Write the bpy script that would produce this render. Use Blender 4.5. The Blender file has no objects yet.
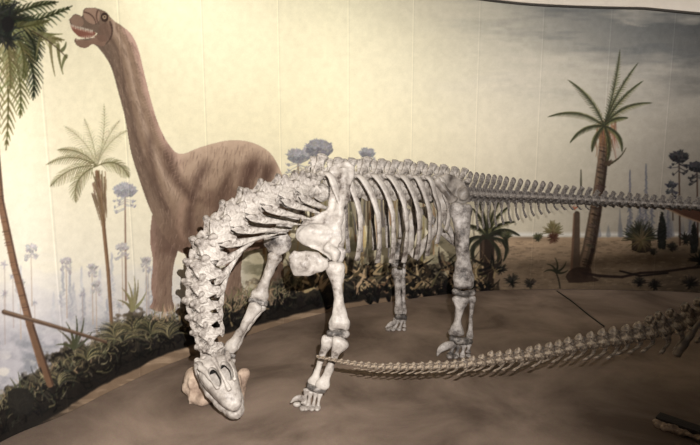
import bpy, bmesh, math, random
import numpy as np
from mathutils import Vector, Matrix

random.seed(7)
rng = np.random.default_rng(7)
SC = bpy.context.scene
COL = SC.collection

# ------------------------------------------------------------------ camera
F = 500.0
PITCH = math.radians(7.86)
EYE = 1.6
cam_d = bpy.data.cameras.new('camera')
cam_d.sensor_width = 36.0
cam_d.lens = F / 700.0 * 36.0
cam = bpy.data.objects.new('camera', cam_d)
COL.objects.link(cam)
cam.location = (0, 0, EYE)
cam.rotation_euler = (math.radians(90) - PITCH, 0, 0)
SC.camera = cam

# ------------------------------------------------------------------ world, lights, exposure
SC.view_settings.view_transform = 'Standard'
SC.view_settings.look = 'None'
SC.view_settings.gamma = 1.0
SC.view_settings.exposure = 0.07
world = bpy.data.worlds.new('world')
SC.world = world
world.use_nodes = True
world.node_tree.nodes['Background'].inputs[0].default_value = (1.0, 0.95, 0.90, 1)
world.node_tree.nodes['Background'].inputs[1].default_value = 0.05


def lamp(name, kind, loc, target, energy, color, size=0.1, **kw):
    d = bpy.data.lights.new(name, kind)
    d.energy = energy
    d.color = color
    if kind == 'AREA':
        d.shape = 'RECTANGLE'
        d.size = size
        d.size_y = kw.get('size_y', size)
        d.spread = math.radians(kw.get('spread', 180))
    else:
        d.shadow_soft_size = size
    if kind == 'SPOT':
        d.spot_size = math.radians(kw['angle'])
        d.spot_blend = kw['blend']
    o = bpy.data.objects.new(name, d)
    COL.objects.link(o)
    o.location = loc
    o.rotation_euler = (Vector(target) - Vector(loc)).to_track_quat('-Z', 'Y').to_euler()
    return o


# the flash on the camera, turned a little to the left, and two unseen area lights added as room and mural fill
lamp('camera_flash', 'SPOT', (0.15, -0.02, 1.88), (-0.85, 3.2, 0.95), 800, (1.0, 0.965, 0.93), 0.012, angle=100, blend=1.0)
lamp('room_fill_light', 'AREA', (-0.2, 2.6, 3.12), (-0.2, 4.9, 2.4), 12, (1.0, 0.95, 0.88), 2.4, size_y=0.3, spread=85)
lamp('mural_fill_light', 'AREA', (2.7, 3.3, 3.02), (2.7, 5.8, 2.1), 30, (1.0, 0.96, 0.92), 3.6, size_y=0.3, spread=105)  # added to brighten the right of the mural, no fitting seen


# ------------------------------------------------------------------ camera helpers
CP, SP = math.cos(PITCH), math.sin(PITCH)


def ray(px, py):
    a, b = px - 350.0, 222.5 - py
    return Vector((a, F * CP + b * SP, -F * SP + b * CP))


def P(px, py, Y):
    r = ray(px, py)
    return Vector((0, 0, EYE)) + r * (Y / r.y)


def G(px, py):
    r = ray(px, py)
    return Vector((0, 0, EYE)) + r * (-EYE / r.z)


def catmull(pts, n):
    pts = np.array([list(p) for p in pts], float)
    k = len(pts)
    ext = np.vstack([2 * pts[0] - pts[1], pts, 2 * pts[-1] - pts[-2]])
    u = np.linspace(0, k - 1 - 1e-9, n)
    i = u.astype(int)
    t = (u - i)[:, None]
    a, b, c, d = ext[i], ext[i + 1], ext[i + 2], ext[i + 3]
    return 0.5 * (2 * b + (c - a) * t + (2 * a - 5 * b + 4 * c - d) * t * t + (3 * b - a - 3 * c + d) * t ** 3)


# ------------------------------------------------------------------ mesh helpers
def link(name, me, mat=None, parent=None, base=None):
    o = bpy.data.objects.new(name, me)
    COL.objects.link(o)
    if mat is not None and len(me.materials) == 0:
        me.materials.append(mat)
    if parent is not None:
        o.parent = parent
        if base is not None:
            o.matrix_parent_inverse = Matrix.Translation(-Vector(base))
    return o


def tag(o, label=None, cat=None, group=None, kind=None):
    if label: o['label'] = label
    if cat: o['category'] = cat
    if group: o['group'] = group
    if kind: o['kind'] = kind
    return o


def empty(name, loc):
    o = bpy.data.objects.new(name, None)
    o.empty_display_size = 0.1
    o.location = loc
    COL.objects.link(o)
    return o


class MB:
    """collects closed tubes and blobs, then gives one mesh"""
    def __init__(self):
        self.v, self.f, self.n = [], [], 0

    def add(self, v, f):
        self.v.append(np.asarray(v, float))
        self.f += [tuple(i + self.n for i in q) for q in f]
        self.n += len(v)

    def tube(self, pts, rad, flat=None, side=None, seg=14, n=None, power=2.0):
        """pts: control points; rad: radius (or (r_side, r_other)) for each; side: direction of the first radius"""
        n = n or max(4, (len(pts) - 1) * 5 + 1)
        c = catmull(pts, n)
        rr = np.array([(r, r) if np.isscalar(r) else r for r in rad], float)
        r = np.clip(catmull(rr, n), 0.0005, None) if len(rr) > 2 else np.array([rr[0] + (rr[-1] - rr[0]) * t for t in np.linspace(0, 1, n)])
        V, Fc = [], []
        t = np.gradient(c, axis=0)
        sd = np.array(side if side is not None else (0.31, 0.17, 0.93), float)
        a = np.linspace(0, 2 * math.pi, seg, endpoint=False)
        ca, sa = np.cos(a), np.sin(a)
        ca = np.sign(ca) * abs(ca) ** (2 / power)
        sa = np.sign(sa) * abs(sa) ** (2 / power)
        for i in range(n):
            tt = t[i] / (np.linalg.norm(t[i]) + 1e-9)
            u = sd - tt * sd.dot(tt)
            if np.linalg.norm(u) < 1e-3:
                u = np.cross(tt, (1, 0, 0.2))
            u /= np.linalg.norm(u)
            w = np.cross(tt, u)
            V.append(c[i] + np.outer(ca * r[i, 0], u) + np.outer(sa * r[i, 1], w))
        t0 = t[0] / np.linalg.norm(t[0]); t1 = t[-1] / np.linalg.norm(t[-1])
        V = np.vstack(V + [[c[0] - t0 * r[0].min() * 0.45], [c[-1] + t1 * r[-1].min() * 0.45]])
        for i in range(n - 1):
            for j in range(seg):
                k = (j + 1) % seg
                Fc.append((i * seg + j, i * seg + k, (i + 1) * seg + k, (i + 1) * seg + j))
        A, B = n * seg, n * seg + 1
        for j in range(seg):
            k = (j + 1) % seg
            Fc.append((A, k, j))
            Fc.append((B, (n - 1) * seg + j, (n - 1) * seg + k))
        self.add(V, Fc)
        return self

    def blob(self, c, r, rot=None, nu=14, nv=9):
        r = np.array((r, r, r) if np.isscalar(r) else r, float)
        V = [(0, 0, 1)]
        for i in range(1, nv):
            th = math.pi * i / nv
            for j in range(nu):
                ph = 2 * math.pi * j / nu
                V.append((math.sin(th) * math.cos(ph), math.sin(th) * math.sin(ph), math.cos(th)))
        V.append((0, 0, -1))
        V = np.array(V) * r
        if rot is not None:
            V = V @ np.array(rot).T
        V = V + np.array(list(c))
        Fc = []
        for j in range(nu):
            k = (j + 1) % nu
            Fc.append((0, 1 + j, 1 + k))
            Fc.append((len(V) - 1, 1 + (nv - 2) * nu + k, 1 + (nv - 2) * nu + j))
        for i in range(nv - 2):
            for j in range(nu):
                k = (j + 1) % nu
                Fc.append((1 + i * nu + j, 1 + (i + 1) * nu + j, 1 + (i + 1) * nu + k, 1 + i * nu + k))
        self.add(V, Fc)
        return self

    def plate(self, outline, nrm, th, cen=None):
        """a slab with the given 3-d outline, thickness th along nrm, thinner at its rim"""
        o = np.array([list(p) for p in outline], float)
        nrm = np.array(list(nrm), float); nrm /= np.linalg.norm(nrm)
        c = o.mean(0) if cen is None else np.array(list(cen))
        k = len(o)
        V, Fc = [], []
        for s, q in ((1, 0.5), (-1, 0.5)):
            V += list(o + nrm * s * th * 0.28)
            V += list(c + (o - c) * 0.72 + nrm * s * th * q)
            V.append(c + nrm * s * th * q * 1.1)
        m = 2 * k + 1
        for j in range(k):
            l = (j + 1) % k
            Fc += [(j, l, k + l, k + j), (k + j, k + l, 2 * k)]
            Fc += [(m + l, m + j, m + k + j, m + k + l), (m + k + l, m + k + j, m + 2 * k)]
            Fc.append((l, j, m + j, m + l))
        self.add(V, Fc)
        return self

    def mesh(self, name, smooth=True):
        me = bpy.data.meshes.new(name)
        V = np.vstack(self.v)
        me.from_pydata([tuple(p) for p in V], [], self.f)
        bm = bmesh.new(); bm.from_mesh(me)
        bmesh.ops.recalc_face_normals(bm, faces=bm.faces)
        bm.to_mesh(me); bm.free()
        if smooth:
            me.polygons.foreach_set('use_smooth', [True] * len(me.polygons))
        me.update()
        return me


def evaluate(me, mods, name):
    tmp = bpy.data.objects.new('tmp', me)
    COL.objects.link(tmp)
    extra = []
    for kind, props in mods:
        m = tmp.modifiers.new(kind, kind)
        for k, v in props.items():
            if k == 'cutter':
                co = bpy.data.objects.new('cut', v)
                COL.objects.link(co)
                extra.append(co)
                m.object = co
            else:
                setattr(m, k, v)
    dg = bpy.context.evaluated_depsgraph_get()
    dg.update()
    out = bpy.data.meshes.new_from_object(tmp.evaluated_get(dg), depsgraph=dg)
    out.name = name
    for o in extra + [tmp]:
        bpy.data.objects.remove(o, do_unlink=True)
    out.polygons.foreach_set('use_smooth', [True] * len(out.polygons))
    return out


def wobble(me, amp, freq, seed=0):
    n = len(me.vertices)
    co = np.empty(n * 3); me.vertices.foreach_get('co', co); co = co.reshape(-1, 3)
    no = np.empty(n * 3); me.vertices.foreach_get('normal', no); no = no.reshape(-1, 3)
    r = np.random.default_rng(seed)
    d = np.zeros(n)
    for k in range(22):
        f = freq * (0.6 + 1.9 * r.random())
        v = r.normal(size=3); v /= np.linalg.norm(v)
        d += np.sin(co @ v * f * 6.283 + r.random() * 6.28) * (freq / f)
    d *= amp / 3.2
    co = co + no * d[:, None]
    me.vertices.foreach_set('co', co.ravel())
    me.update()


def fuse(mb, name, voxel, smooth=4, amp=0.0, freq=1.0, seed=0, cutter=None):
    me = mb.mesh(name)
    mods = [('REMESH', dict(mode='VOXEL', voxel_size=voxel))]
    if cutter is not None:
        mods.append(('BOOLEAN', dict(operation='DIFFERENCE', solver='EXACT', cutter=cutter)))
        mods.append(('REMESH', dict(mode='VOXEL', voxel_size=voxel)))
    mods.append(('SMOOTH', dict(factor=0.5, iterations=smooth)))
    out = evaluate(me, mods, name)
    if amp:
        wobble(out, amp, freq, seed)
    return out


# ------------------------------------------------------------------ materials
def mat_new(name):
    m = bpy.data.materials.new(name)
    m.use_nodes = True
    nt = m.node_tree
    return m, nt, nt.nodes['Principled BSDF']


def srgb(c):
    return tuple(((x / 255.0) / 12.92 if x / 255.0 <= 0.04045 else ((x / 255.0 + 0.055) / 1.055) ** 2.4) for x in c)


def stained(name, stops, scale=6.0, fine=40.0, rough=0.55, bump=0.4, bscale=60.0, spec=0.4, space='Object', bdist=0.01):
    m, nt, b = mat_new(name)
    N, L = nt.nodes, nt.links
    tc = N.new('ShaderNodeTexCoord')
    n1 = N.new('ShaderNodeTexNoise'); n1.inputs['Scale'].default_value = scale
    n1.inputs['Detail'].default_value = 6; n1.inputs['Roughness'].default_value = 0.68
    n2 = N.new('ShaderNodeTexNoise'); n2.inputs['Scale'].default_value = fine
    n2.inputs['Detail'].default_value = 4
    mx = N.new('ShaderNodeMath'); mx.operation = 'MULTIPLY_ADD'
    L.new(n2.outputs['Fac'], mx.inputs[0]); mx.inputs[1].default_value = 0.22
    sub = N.new('ShaderNodeMath'); sub.operation = 'SUBTRACT'
    L.new(n1.outputs['Fac'], sub.inputs[0]); sub.inputs[1].default_value = 0.11
    L.new(sub.outputs[0], mx.inputs[2])
    cr = N.new('ShaderNodeValToRGB')
    e = cr.color_ramp.elements
    while len(e) < len(stops):
        e.new(0.5)
    for el, (p, c) in zip(e, stops):
        el.position = p; el.color = (*srgb(c), 1)
    for n in (n1, n2):
        L.new(tc.outputs[space], n.inputs['Vector'])
    L.new(mx.outputs[0], cr.inputs[0])
    L.new(cr.outputs[0], b.inputs['Base Color'])
    b.inputs['Roughness'].default_value = rough
    b.inputs['Specular IOR Level'].default_value = spec
    n3 = N.new('ShaderNodeTexNoise'); n3.inputs['Scale'].default_value = bscale
    n3.inputs['Detail'].default_value = 5
    L.new(tc.outputs[space], n3.inputs['Vector'])
    bp = N.new('ShaderNodeBump'); bp.inputs['Strength'].default_value = bump
    bp.inputs['Distance'].default_value = bdist
    L.new(n3.outputs['Fac'], bp.inputs['Height'])
    L.new(bp.outputs[0], b.inputs['Normal'])
    return m


M_BONE = stained('pale_bone', [(0.34, (86, 76, 69)), (0.43, (150, 141, 133)), (0.60, (188, 180, 171))], 7, 45, rough=0.45, bump=0.6, bscale=45, bdist=0.008)
M_VERT = stained('pale_vertebra', [(0.34, (84, 75, 68)), (0.43, (150, 141, 133)), (0.60, (186, 178, 169))], 1.4, 6, rough=0.42, bump=0.5, bscale=5, bdist=0.05)
M_TRUNK = stained('weathered_bone', [(0.30, (84, 76, 70)), (0.44, (160, 151, 142)), (0.66, (206, 198, 189))], 1.5, 6, rough=0.45, bump=0.5, bscale=5, bdist=0.05)
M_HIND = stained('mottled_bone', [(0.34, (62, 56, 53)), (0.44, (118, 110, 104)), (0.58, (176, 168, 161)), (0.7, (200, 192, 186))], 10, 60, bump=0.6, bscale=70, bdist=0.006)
M_TAILV = stained('grey_tail_bone', [(0.3, (62, 56, 53)), (0.48, (128, 120, 114)), (0.7, (178, 170, 162))], 2.5, 10, rough=0.5, bump=0.6, bscale=9, bdist=0.05)
M_DARK = stained('dark_joint', [(0.34, (40, 36, 34)), (0.5, (92, 86, 81)), (0.62, (156, 148, 141))], 14, 60, bump=0.5, bdist=0.006)
M_BROWN = stained('brown_fossil', [(0.34, (52, 43, 36)), (0.48, (120, 104, 88)), (0.62, (186, 168, 146))], 2.2, 10, rough=0.33, bump=0.6, bscale=5, spec=0.8, bdist=0.05)
M_ROCK = stained('pinkish_rock', [(0.3, (118, 98, 84)), (0.5, (168, 146, 128)), (0.7, (200, 180, 160))], 8, 30, rough=0.85, bump=0.8, bscale=30)
M_SLAB = stained('dark_slab', [(0.3, (22, 18, 16)), (0.7, (40, 33, 29))], 6, 40, rough=0.7)
M_CHIP = stained('broken_stone', [(0.36, (50, 40, 34)), (0.5, (110, 90, 74)), (0.62, (160, 138, 116))], 14, 60, rough=0.5, bump=0.8, bscale=50)
M_STEEL = stained('black_steel', [(0.3, (20, 20, 20)), (0.7, (30, 30, 30))], 6, 40, rough=0.45)
M_SKULL_SHADE = stained('dark_skull_shade', [(0.3, (16, 13, 12)), (0.7, (30, 26, 24))], 14, 60, bump=0.3, rough=0.8)  # near-black colour standing in for the shade inside the skull


def floor_mat():
    m, nt, b = mat_new('mottled_brown_floor')
    N, L = nt.nodes, nt.links
    tc = N.new('ShaderNodeTexCoord')
    n1 = N.new('ShaderNodeTexNoise'); n1.inputs['Scale'].default_value = 1.3; n1.inputs['Detail'].default_value = 7
    n1.inputs['Roughness'].default_value = 0.6; n1.inputs['Distortion'].default_value = 0.5
    n2 = N.new('ShaderNodeTexNoise'); n2.inputs['Scale'].default_value = 140; n2.inputs['Detail'].default_value = 2
    cr = N.new('ShaderNodeValToRGB')
    e = cr.color_ramp.elements
    e[0].position = 0.34; e[0].color = (*srgb((86, 72, 62)), 1)
    e[1].position = 0.66; e[1].color = (*srgb((142, 124, 110)), 1)
    mix = N.new('ShaderNodeMix'); mix.data_type = 'RGBA'; mix.blend_type = 'OVERLAY'
    mix.inputs[0].default_value = 0.25
    for n in (n1, n2):
        L.new(tc.outputs['Object'], n.inputs['Vector'])
    L.new(n1.outputs['Fac'], cr.inputs[0])
    L.new(cr.outputs[0], mix.inputs[6]); L.new(n2.outputs['Color'], mix.inputs[7])
    L.new(mix.outputs[2], b.inputs['Base Color'])
    b.inputs['Roughness'].default_value = 0.75
    b.inputs['Specular IOR Level'].default_value = 0.25
    bp = N.new('ShaderNodeBump'); bp.inputs['Strength'].default_value = 0.3; bp.inputs['Distance'].default_value = 0.004
    L.new(n2.outputs['Fac'], bp.inputs['Height']); L.new(bp.outputs[0], b.inputs['Normal'])
    return m


def paint_mat():
    m, nt, b = mat_new('mural_paint')
    N, L = nt.nodes, nt.links
    at = N.new('ShaderNodeAttribute'); at.attribute_name = 'Col'
    L.new(at.outputs['Color'], b.inputs['Base Color'])
    b.inputs['Roughness'].default_value = 0.7
    b.inputs['Specular IOR Level'].default_value = 0.15
    tc = N.new('ShaderNodeTexCoord')
    n = N.new('ShaderNodeTexNoise'); n.inputs['Scale'].default_value = 90
    L.new(tc.outputs['Object'], n.inputs['Vector'])
    bp = N.new('ShaderNodeBump'); bp.inputs['Strength'].default_value = 0.15; bp.inputs['Distance'].default_value = 0.003
    L.new(n.outputs['Fac'], bp.inputs['Height']); L.new(bp.outputs[0], b.inputs['Normal'])
    return m


M_FLOOR = floor_mat()
M_PAINT = paint_mat()
M_CEIL = stained('off_white_plaster', [(0.3, (214, 204, 192)), (0.7, (226, 218, 206))], 3, 40, rough=0.9, bump=0.1)
M_WALL = stained('grey_plaster', [(0.3, (60, 56, 52)), (0.7, (70, 66, 62))], 3, 40, rough=0.9, bump=0.1)

# ------------------------------------------------------------------ the curved wall
BOT = [(0, 443), (63, 416), (115, 389.5), (175, 362.5), (270, 328.5), (335, 311), (400, 300.6), (455, 293.5), (510, 290), (570, 289.5), (630, 290.5), (700, 293)]
plan = [(-2.14, 0.4), (-2.16, 1.2), (-2.08, 2.0)] + [tuple(G(*b)[:2]) for b in BOT] + [(4.9, 5.25), (5.7, 4.8), (6.4, 4.1)]
PL = catmull([(x, y, 0) for x, y in plan], 900)[:, :2]
for _ in range(60):  # even out the measured points
    PL[1:-1] = (PL[:-2] + PL[2:]) / 2 * 0.5 + PL[1:-1] * 0.5
ds = np.r_[0, np.cumsum(np.linalg.norm(np.diff(PL, axis=0), axis=1))]
WALL_LEN = ds[-1]


def wall_xy(s):
    return np.interp(s, ds, PL[:, 0]), np.interp(s, ds, PL[:, 1])


def wall_top(s):
    x, y = wall_xy(s)
    return np.interp(x, [-3, 1.0, 2.0, 3.2, 4.1, 7], [3.30, 3.26, 3.215, 3.17, 3.06, 2.9])


def wall_strip(name, off0, off1, z0, z1f, ns=160):
    """a closed band that follows the wall between two offsets from its face (outwards +)"""
    s = np.linspace(0, WALL_LEN, ns)
    x, y = wall_xy(s)
    tx, ty = np.gradient(x), np.gradient(y)
    l = np.hypot(tx, ty); nx, ny = -ty / l, tx / l
    V = []
    for i in range(ns):
        zt = z1f(s[i])
        for off, z in ((off0, z0 if not callable(z0) else z0(s[i])), (off1, z0 if not callable(z0) else z0(s[i])), (off1, zt), (off0, zt)):
            V.append((x[i] + nx[i] * off, y[i] + ny[i] * off, z))
    Fc = []
    for i in range(ns - 1):
        for j in range(4):
            k = (j + 1) % 4
            Fc.append((i * 4 + j, i * 4 + k, i * 4 + 4 + k, i * 4 + 4 + j))
    Fc += [(3, 2, 1, 0), tuple((ns - 1) * 4 + j for j in range(4))]
    mb = MB(); mb.add(V, Fc)
    return mb.mesh(name, smooth=False)


o = link('wall_back', wall_strip('wall_back', 0.012, 0.16, 0.0, lambda s: float(wall_top(s)) + 0.004), M_WALL); tag(o, kind='structure')
o = link('trim_1', wall_strip('trim', -0.03, 0.01, lambda s: float(wall_top(s)) - 0.012, lambda s: float(wall_top(s)) + 0.004), M_WALL); tag(o, kind='structure')
o = link('trim_2', wall_strip('trim', -0.05, 0.16, lambda s: float(wall_top(s)) + 0.004, lambda s: float(wall_top(s)) + 0.32), M_CEIL); tag(o, kind='structure')

# floor and ceiling
mb = MB()
xs = [-3, 7.2]; ys = [-1.5, 6.6]
mb.add([(xs[0], ys[0], -0.1), (xs[1], ys[0], -0.1), (xs[1], ys[1], -0.1), (xs[0], ys[1], -0.1),
        (xs[0], ys[0], 0), (xs[1], ys[0], 0), (xs[1], ys[1], 0), (xs[0], ys[1], 0)],
       [(0, 1, 2, 3), (4, 5, 6, 7), (0, 1, 5, 4), (1, 2, 6, 5), (2, 3, 7, 6), (3, 0, 4, 7)])
tag(link('floor', mb.mesh('floor', False), M_FLOOR), kind='structure')
ns = 120
sv = np.linspace(0, WALL_LEN, ns)
V, Fc = [], []
for s in sv:
    x, y = wall_xy(s); z = float(wall_top(s)) + 0.32
    V += [(x, y + 0.1, z), (x * 0.45 + 0.4, min(y, 2.4) * 0.4 - 1.2, z), (x * 0.45 + 0.4, min(y, 2.4) * 0.4 - 1.2, z + 0.1), (x, y + 0.1, z + 0.1)]
for i in range(ns - 1):
    for j in range(4):
        k = (j + 1) % 4
        Fc.append((i * 4 + j, i * 4 + k, i * 4 + 4 + k, i * 4 + 4 + j))
mb = MB(); mb.add(V, Fc)
tag(link('ceiling', mb.mesh('ceiling', False), M_CEIL), kind='structure')

# ------------------------------------------------------------------ painting the mural (a pigment canvas, laid on the wall as vertex colours)
X0, Y0, X1, Y1, SS = -150, -70, 860, 480, 2
CW, CH = (X1 - X0) * SS, (Y1 - Y0) * SS
CAN = np.zeros((CH, CW, 3), np.float32)
IDS = np.zeros((CH, CW), np.int16)
gx, gy = np.meshgrid(np.arange(CW) / SS + X0, np.arange(CH) / SS + Y0)
gx = gx.astype(np.float32); gy = gy.astype(np.float32)


def vnoise(sx, sy, seed, octs=4, rough=0.55):
    out = np.zeros((CH, CW), np.float32); amp = 1.0; tot = 0
    r = np.random.default_rng(seed)
    for o_ in range(octs):
        nx_, ny_ = int(1010 / sx) + 3, int(550 / sy) + 3
        g = r.random((ny_, nx_)).astype(np.float32)
        u = (gx - X0) / sx; v = (gy - Y0) / sy
        iu, iv = u.astype(int), v.astype(int)
        fu, fv = u - iu, v - iv
        fu = fu * fu * (3 - 2 * fu); fv = fv * fv * (3 - 2 * fv)
        out += amp * ((g[iv, iu] * (1 - fu) + g[iv, iu + 1] * fu) * (1 - fv) + (g[iv + 1, iu] * (1 - fu) + g[iv + 1, iu + 1] * fu) * fv)
        tot += amp; amp *= rough; sx /= 2; sy /= 2
    return out / tot


def blend(mask, col, sl=None):
    if sl is None:
        CAN[:] = CAN * (1 - mask[..., None]) + np.asarray(col, np.float32) * mask[..., None]
    else:
        c = CAN[sl]; c[:] = c * (1 - mask[..., None]) + np.asarray(col, np.float32) * mask[..., None]


def box(x0, y0, x1, y1):
    a, b = max(0, int((x0 - X0) * SS)), min(CW, int((x1 - X0) * SS) + 2)
    c, d = max(0, int((y0 - Y0) * SS)), min(CH, int((y1 - Y0) * SS) + 2)
    return (slice(c, d), slice(a, b)) if b > a and d > c else None


def poly_mask(pts, smooth=True):
    if smooth:
        q = catmull([(x, y, 0) for x, y in pts + [pts[0]]], len(pts) * 6)[:, :2]
    else:
        q = np.array(pts, float)
    sl = box(q[:, 0].min() - 1, q[:, 1].min() - 1, q[:, 0].max() + 1, q[:, 1].max() + 1)
    x, y = gx[sl], gy[sl]
    m = np.zeros(x.shape, bool)
    j = len(q) - 1
    for i in range(len(q)):
        (xi, yi), (xj, yj) = q[i], q[j]
        if yi != yj:
            c = ((yi > y) != (yj > y)) & (x < (xj - xi) * (y - yi) / (yj - yi) + xi)
            m ^= c
        j = i
    return sl, m


def fill(pts, col, alpha=1.0, pid=None, smooth=True):
    sl, m = poly_mask(pts, smooth)
    blend(m.astype(np.float32) * alpha, col, sl)
    if pid is not None:
        IDS[sl][m] = pid
    return sl, m


def stroke(pts, w, col, alpha=1.0, pid=None, w2=None, within=None):
    """a brush stroke, width w at the start and w2 at the end"""
    w2 = w if w2 is None else w2
    k = len(pts) - 1
    for i in range(k):
        (ax, ay), (bx, by) = pts[i], pts[i + 1]
        wa, wb = w + (w2 - w) * i / k, w + (w2 - w) * (i + 1) / k
        r = max(wa, wb) / 2 + 0.8
        sl = box(min(ax, bx) - r, min(ay, by) - r, max(ax, bx) + r, max(ay, by) + r)
        if sl is None:
            continue
        x, y = gx[sl], gy[sl]
        dx, dy = bx - ax, by - ay
        L2 = dx * dx + dy * dy + 1e-6
        t = np.clip(((x - ax) * dx + (y - ay) * dy) / L2, 0, 1)
        d = np.hypot(x - ax - t * dx, y - ay - t * dy)
        m = np.clip((wa + (wb - wa) * t) / 2 - d + 0.35, 0, 1) * alpha
        if within is not None:
            m = m * within[sl]
        blend(m.astype(np.float32), col, sl)
        if pid is not None:
            IDS[sl][m > 0.5] = pid


def jit(col, a=12):
    d = random.uniform(-a, a)
    return tuple(c + d + random.uniform(-a, a) * 0.35 for c in col)


def curve2(p0, p1, sag, n=9):
    """an arc from p0 to p1, bowed sideways by sag"""
    (ax, ay), (bx, by) = p0, p1
    mx_, my_ = (ax + bx) / 2, (ay + by) / 2
    L_ = math.hypot(bx - ax, by - ay) + 1e-6
    nx_, ny_ = -(by - ay) / L_, (bx - ax) / L_
    cx, cy = mx_ + nx_ * sag * 2, my_ + ny_ * sag * 2
    return [((1 - t) ** 2 * ax + 2 * t * (1 - t) * cx + t * t * bx, (1 - t) ** 2 * ay + 2 * t * (1 - t) * cy + t * t * by) for t in np.linspace(0, 1, n)]


def frond(p0, p1, sag, leaf, col, dark, n=22, lw=1.6, pid=None, alpha=1.0, ang=0.95, start=0.12, droop=0.2):
    sp = curve2(p0, p1, sag, n * 2)
    for i in range(int(len(sp) * start), len(sp) - 1, 1):
        t = i / (len(sp) - 1)
        ll = leaf * (math.sin(math.pi * min(1, 0.16 + t * 0.86)) ** 0.7)
        dx, dy = sp[i + 1][0] - sp[i][0], sp[i + 1][1] - sp[i][1]
        a0 = math.atan2(dy, dx)
        for s in (1, -1):
            a = a0 + s * (ang * (1 - 0.4 * t)) + random.uniform(-0.08, 0.08)
            e = (sp[i][0] + math.cos(a) * ll, sp[i][1] + math.sin(a) * ll + ll * 0.12)
            md = ((sp[i][0] + e[0]) / 2, (sp[i][1] + e[1]) / 2)
            e = (e[0], e[1] + ll * droop)
            cc = tuple((u_ * 0.65 + v_ * 0.35) for u_, v_ in zip(dark, col)) if s < 0 else col
            stroke([sp[i], md, e], lw, jit(cc, 16), alpha, pid, lw * 0.25)
    stroke(sp, lw * 0.9, dark, alpha, pid, lw * 0.4)


def tuft(x, y, r, n, col, w=1.0, up=True, pid=None, alpha=1.0, spread=1.3):
    for i in range(n):
        a = -math.pi / 2 + random.uniform(-spread, spread) if up else random.uniform(0, 6.28)
        l = r * random.uniform(0.55, 1.0)
        e = (x + math.cos(a) * l, y + math.sin(a) * l)
        stroke(curve2((x, y), e, random.uniform(-0.12, 0.12) * l, 4), w * 1.3, jit(col, 18), alpha, pid, w * 0.4)


# sky
kx = [-150, 0, 120, 330, 420, 500, 570, 640, 700, 860]
top = np.array([(214, 204, 172), (222, 212, 180), (228, 220, 186), (228, 222, 190), (206, 200, 176), (184, 180, 166), (146, 146, 142), (112, 116, 118), (88, 92, 96), (70, 74, 80)], float)
mid = np.array([(222, 214, 190), (228, 218, 188), (232, 222, 186), (234, 224, 186), (226, 216, 184), (216, 206, 182), (200, 192, 172), (176, 168, 154), (150, 142, 130), (120, 114, 106)], float)
low = np.array([(214, 208, 192), (220, 212, 192), (222, 214, 192), (226, 214, 184), (226, 214, 184), (220, 208, 182), (206, 194, 172), (186, 174, 158), (160, 150, 138), (130, 122, 112)], float)
ys_ = [0, 130, 255]
rows = [np.stack([np.interp(gx[0], kx, c[:, k]) for k in range(3)], -1) for c in (top, mid, low)]
ty_ = np.clip((gy[:, :1] - 0) / 130.0, 0, 1); tz_ = np.clip((gy[:, :1] - 130) / 130.0, 0, 1)
CAN[:] = rows[0][None] * (1 - ty_)[..., None] + rows[1][None] * (ty_ - tz_)[..., None] + rows[2][None] * tz_[..., None]
cl = vnoise(120, 26, 3, 5)
cl2 = vnoise(70, 12, 9, 4)
m = np.clip((cl - 0.50) * 5, 0, 1) * np.clip((gx - 380) / 160, 0, 1) * np.clip((165 - gy) / 120, 0, 1) * 0.55
blend(m, (214, 204, 186))
m = np.clip((cl2 - 0.55) * 5, 0, 1) * np.clip((gx - 420) / 160, 0, 1) * np.clip((120 - gy) / 120, 0, 1) * 0.45
blend(m, (96, 102, 108))
m = np.clip((vnoise(90, 22, 5, 4) - 0.5) * 4, 0, 1) * np.clip(1 - abs(gx - 300) / 300, 0, 1) * np.clip((150 - gy) / 160, 0, 1) * 0.14
blend(m, (240, 228, 190))
stroke(curve2((622, 20), (648, 26), 2), 4, (170, 164, 154), 0.35, None, 1)
# blue haze and far forest on the left
for k in range(9):
    base = 262 + k * 9
    h = vnoise(26, 12, 40 + k, 3) * 34
    m = np.clip((gy - (base + 16 - h)) / 8, 0, 1) * np.clip((480 - gx) / 60, 0, 1) * 0.22
    blend(m, (208 - k * 5, 204 - k * 5, 205 - k * 4))
for k in range(46):
    x = random.uniform(-140, 178); y = 322 + random.uniform(-20, 34); h = random.uniform(26, 64); w = random.uniform(7, 14)
    c0 = random.choice([(182, 180, 184), (168, 168, 174), (192, 190, 192)])
    for q_ in range(int(h)):
        ww = w * (0.08 + 0.92 * q_ / h)
        stroke([(x + random.uniform(-ww, ww) / 2, y - h + q_), (x + random.uniform(-ww, ww) / 2, y - h + q_ + 3)], 2.0, jit(c0, 8), 0.38)
for k in range(26):
    x = random.uniform(-140, 150); y = random.uniform(250, 320); r = random.uniform(3, 8)
    stroke([(x, y), (x + 1, y + 50)], 1.3, (170, 150, 138), 0.5, None, 1.6)
    tuft(x, y, r, 16, (174, 170, 174), 1.2, False, None, 0.6)
# the lower slopes on the left: pale and blue-grey, broken
n1_ = vnoise(18, 14, 77, 4)
m = np.clip((gy - 318 + (gx - 60) * 0.12) / 22, 0, 1) * np.clip((300 - gx) / 60, 0, 1) * np.clip((n1_ - 0.38) * 4, 0, 1) * 0.75
blend(m, (134, 136, 142))
m = np.clip((gy - 340 + (gx - 60) * 0.15) / 22, 0, 1) * np.clip((300 - gx) / 60, 0, 1) * np.clip((vnoise(14, 9, 78, 4) - 0.45) * 6, 0, 1) * 0.7
blend(m, (222, 214, 200))

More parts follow.
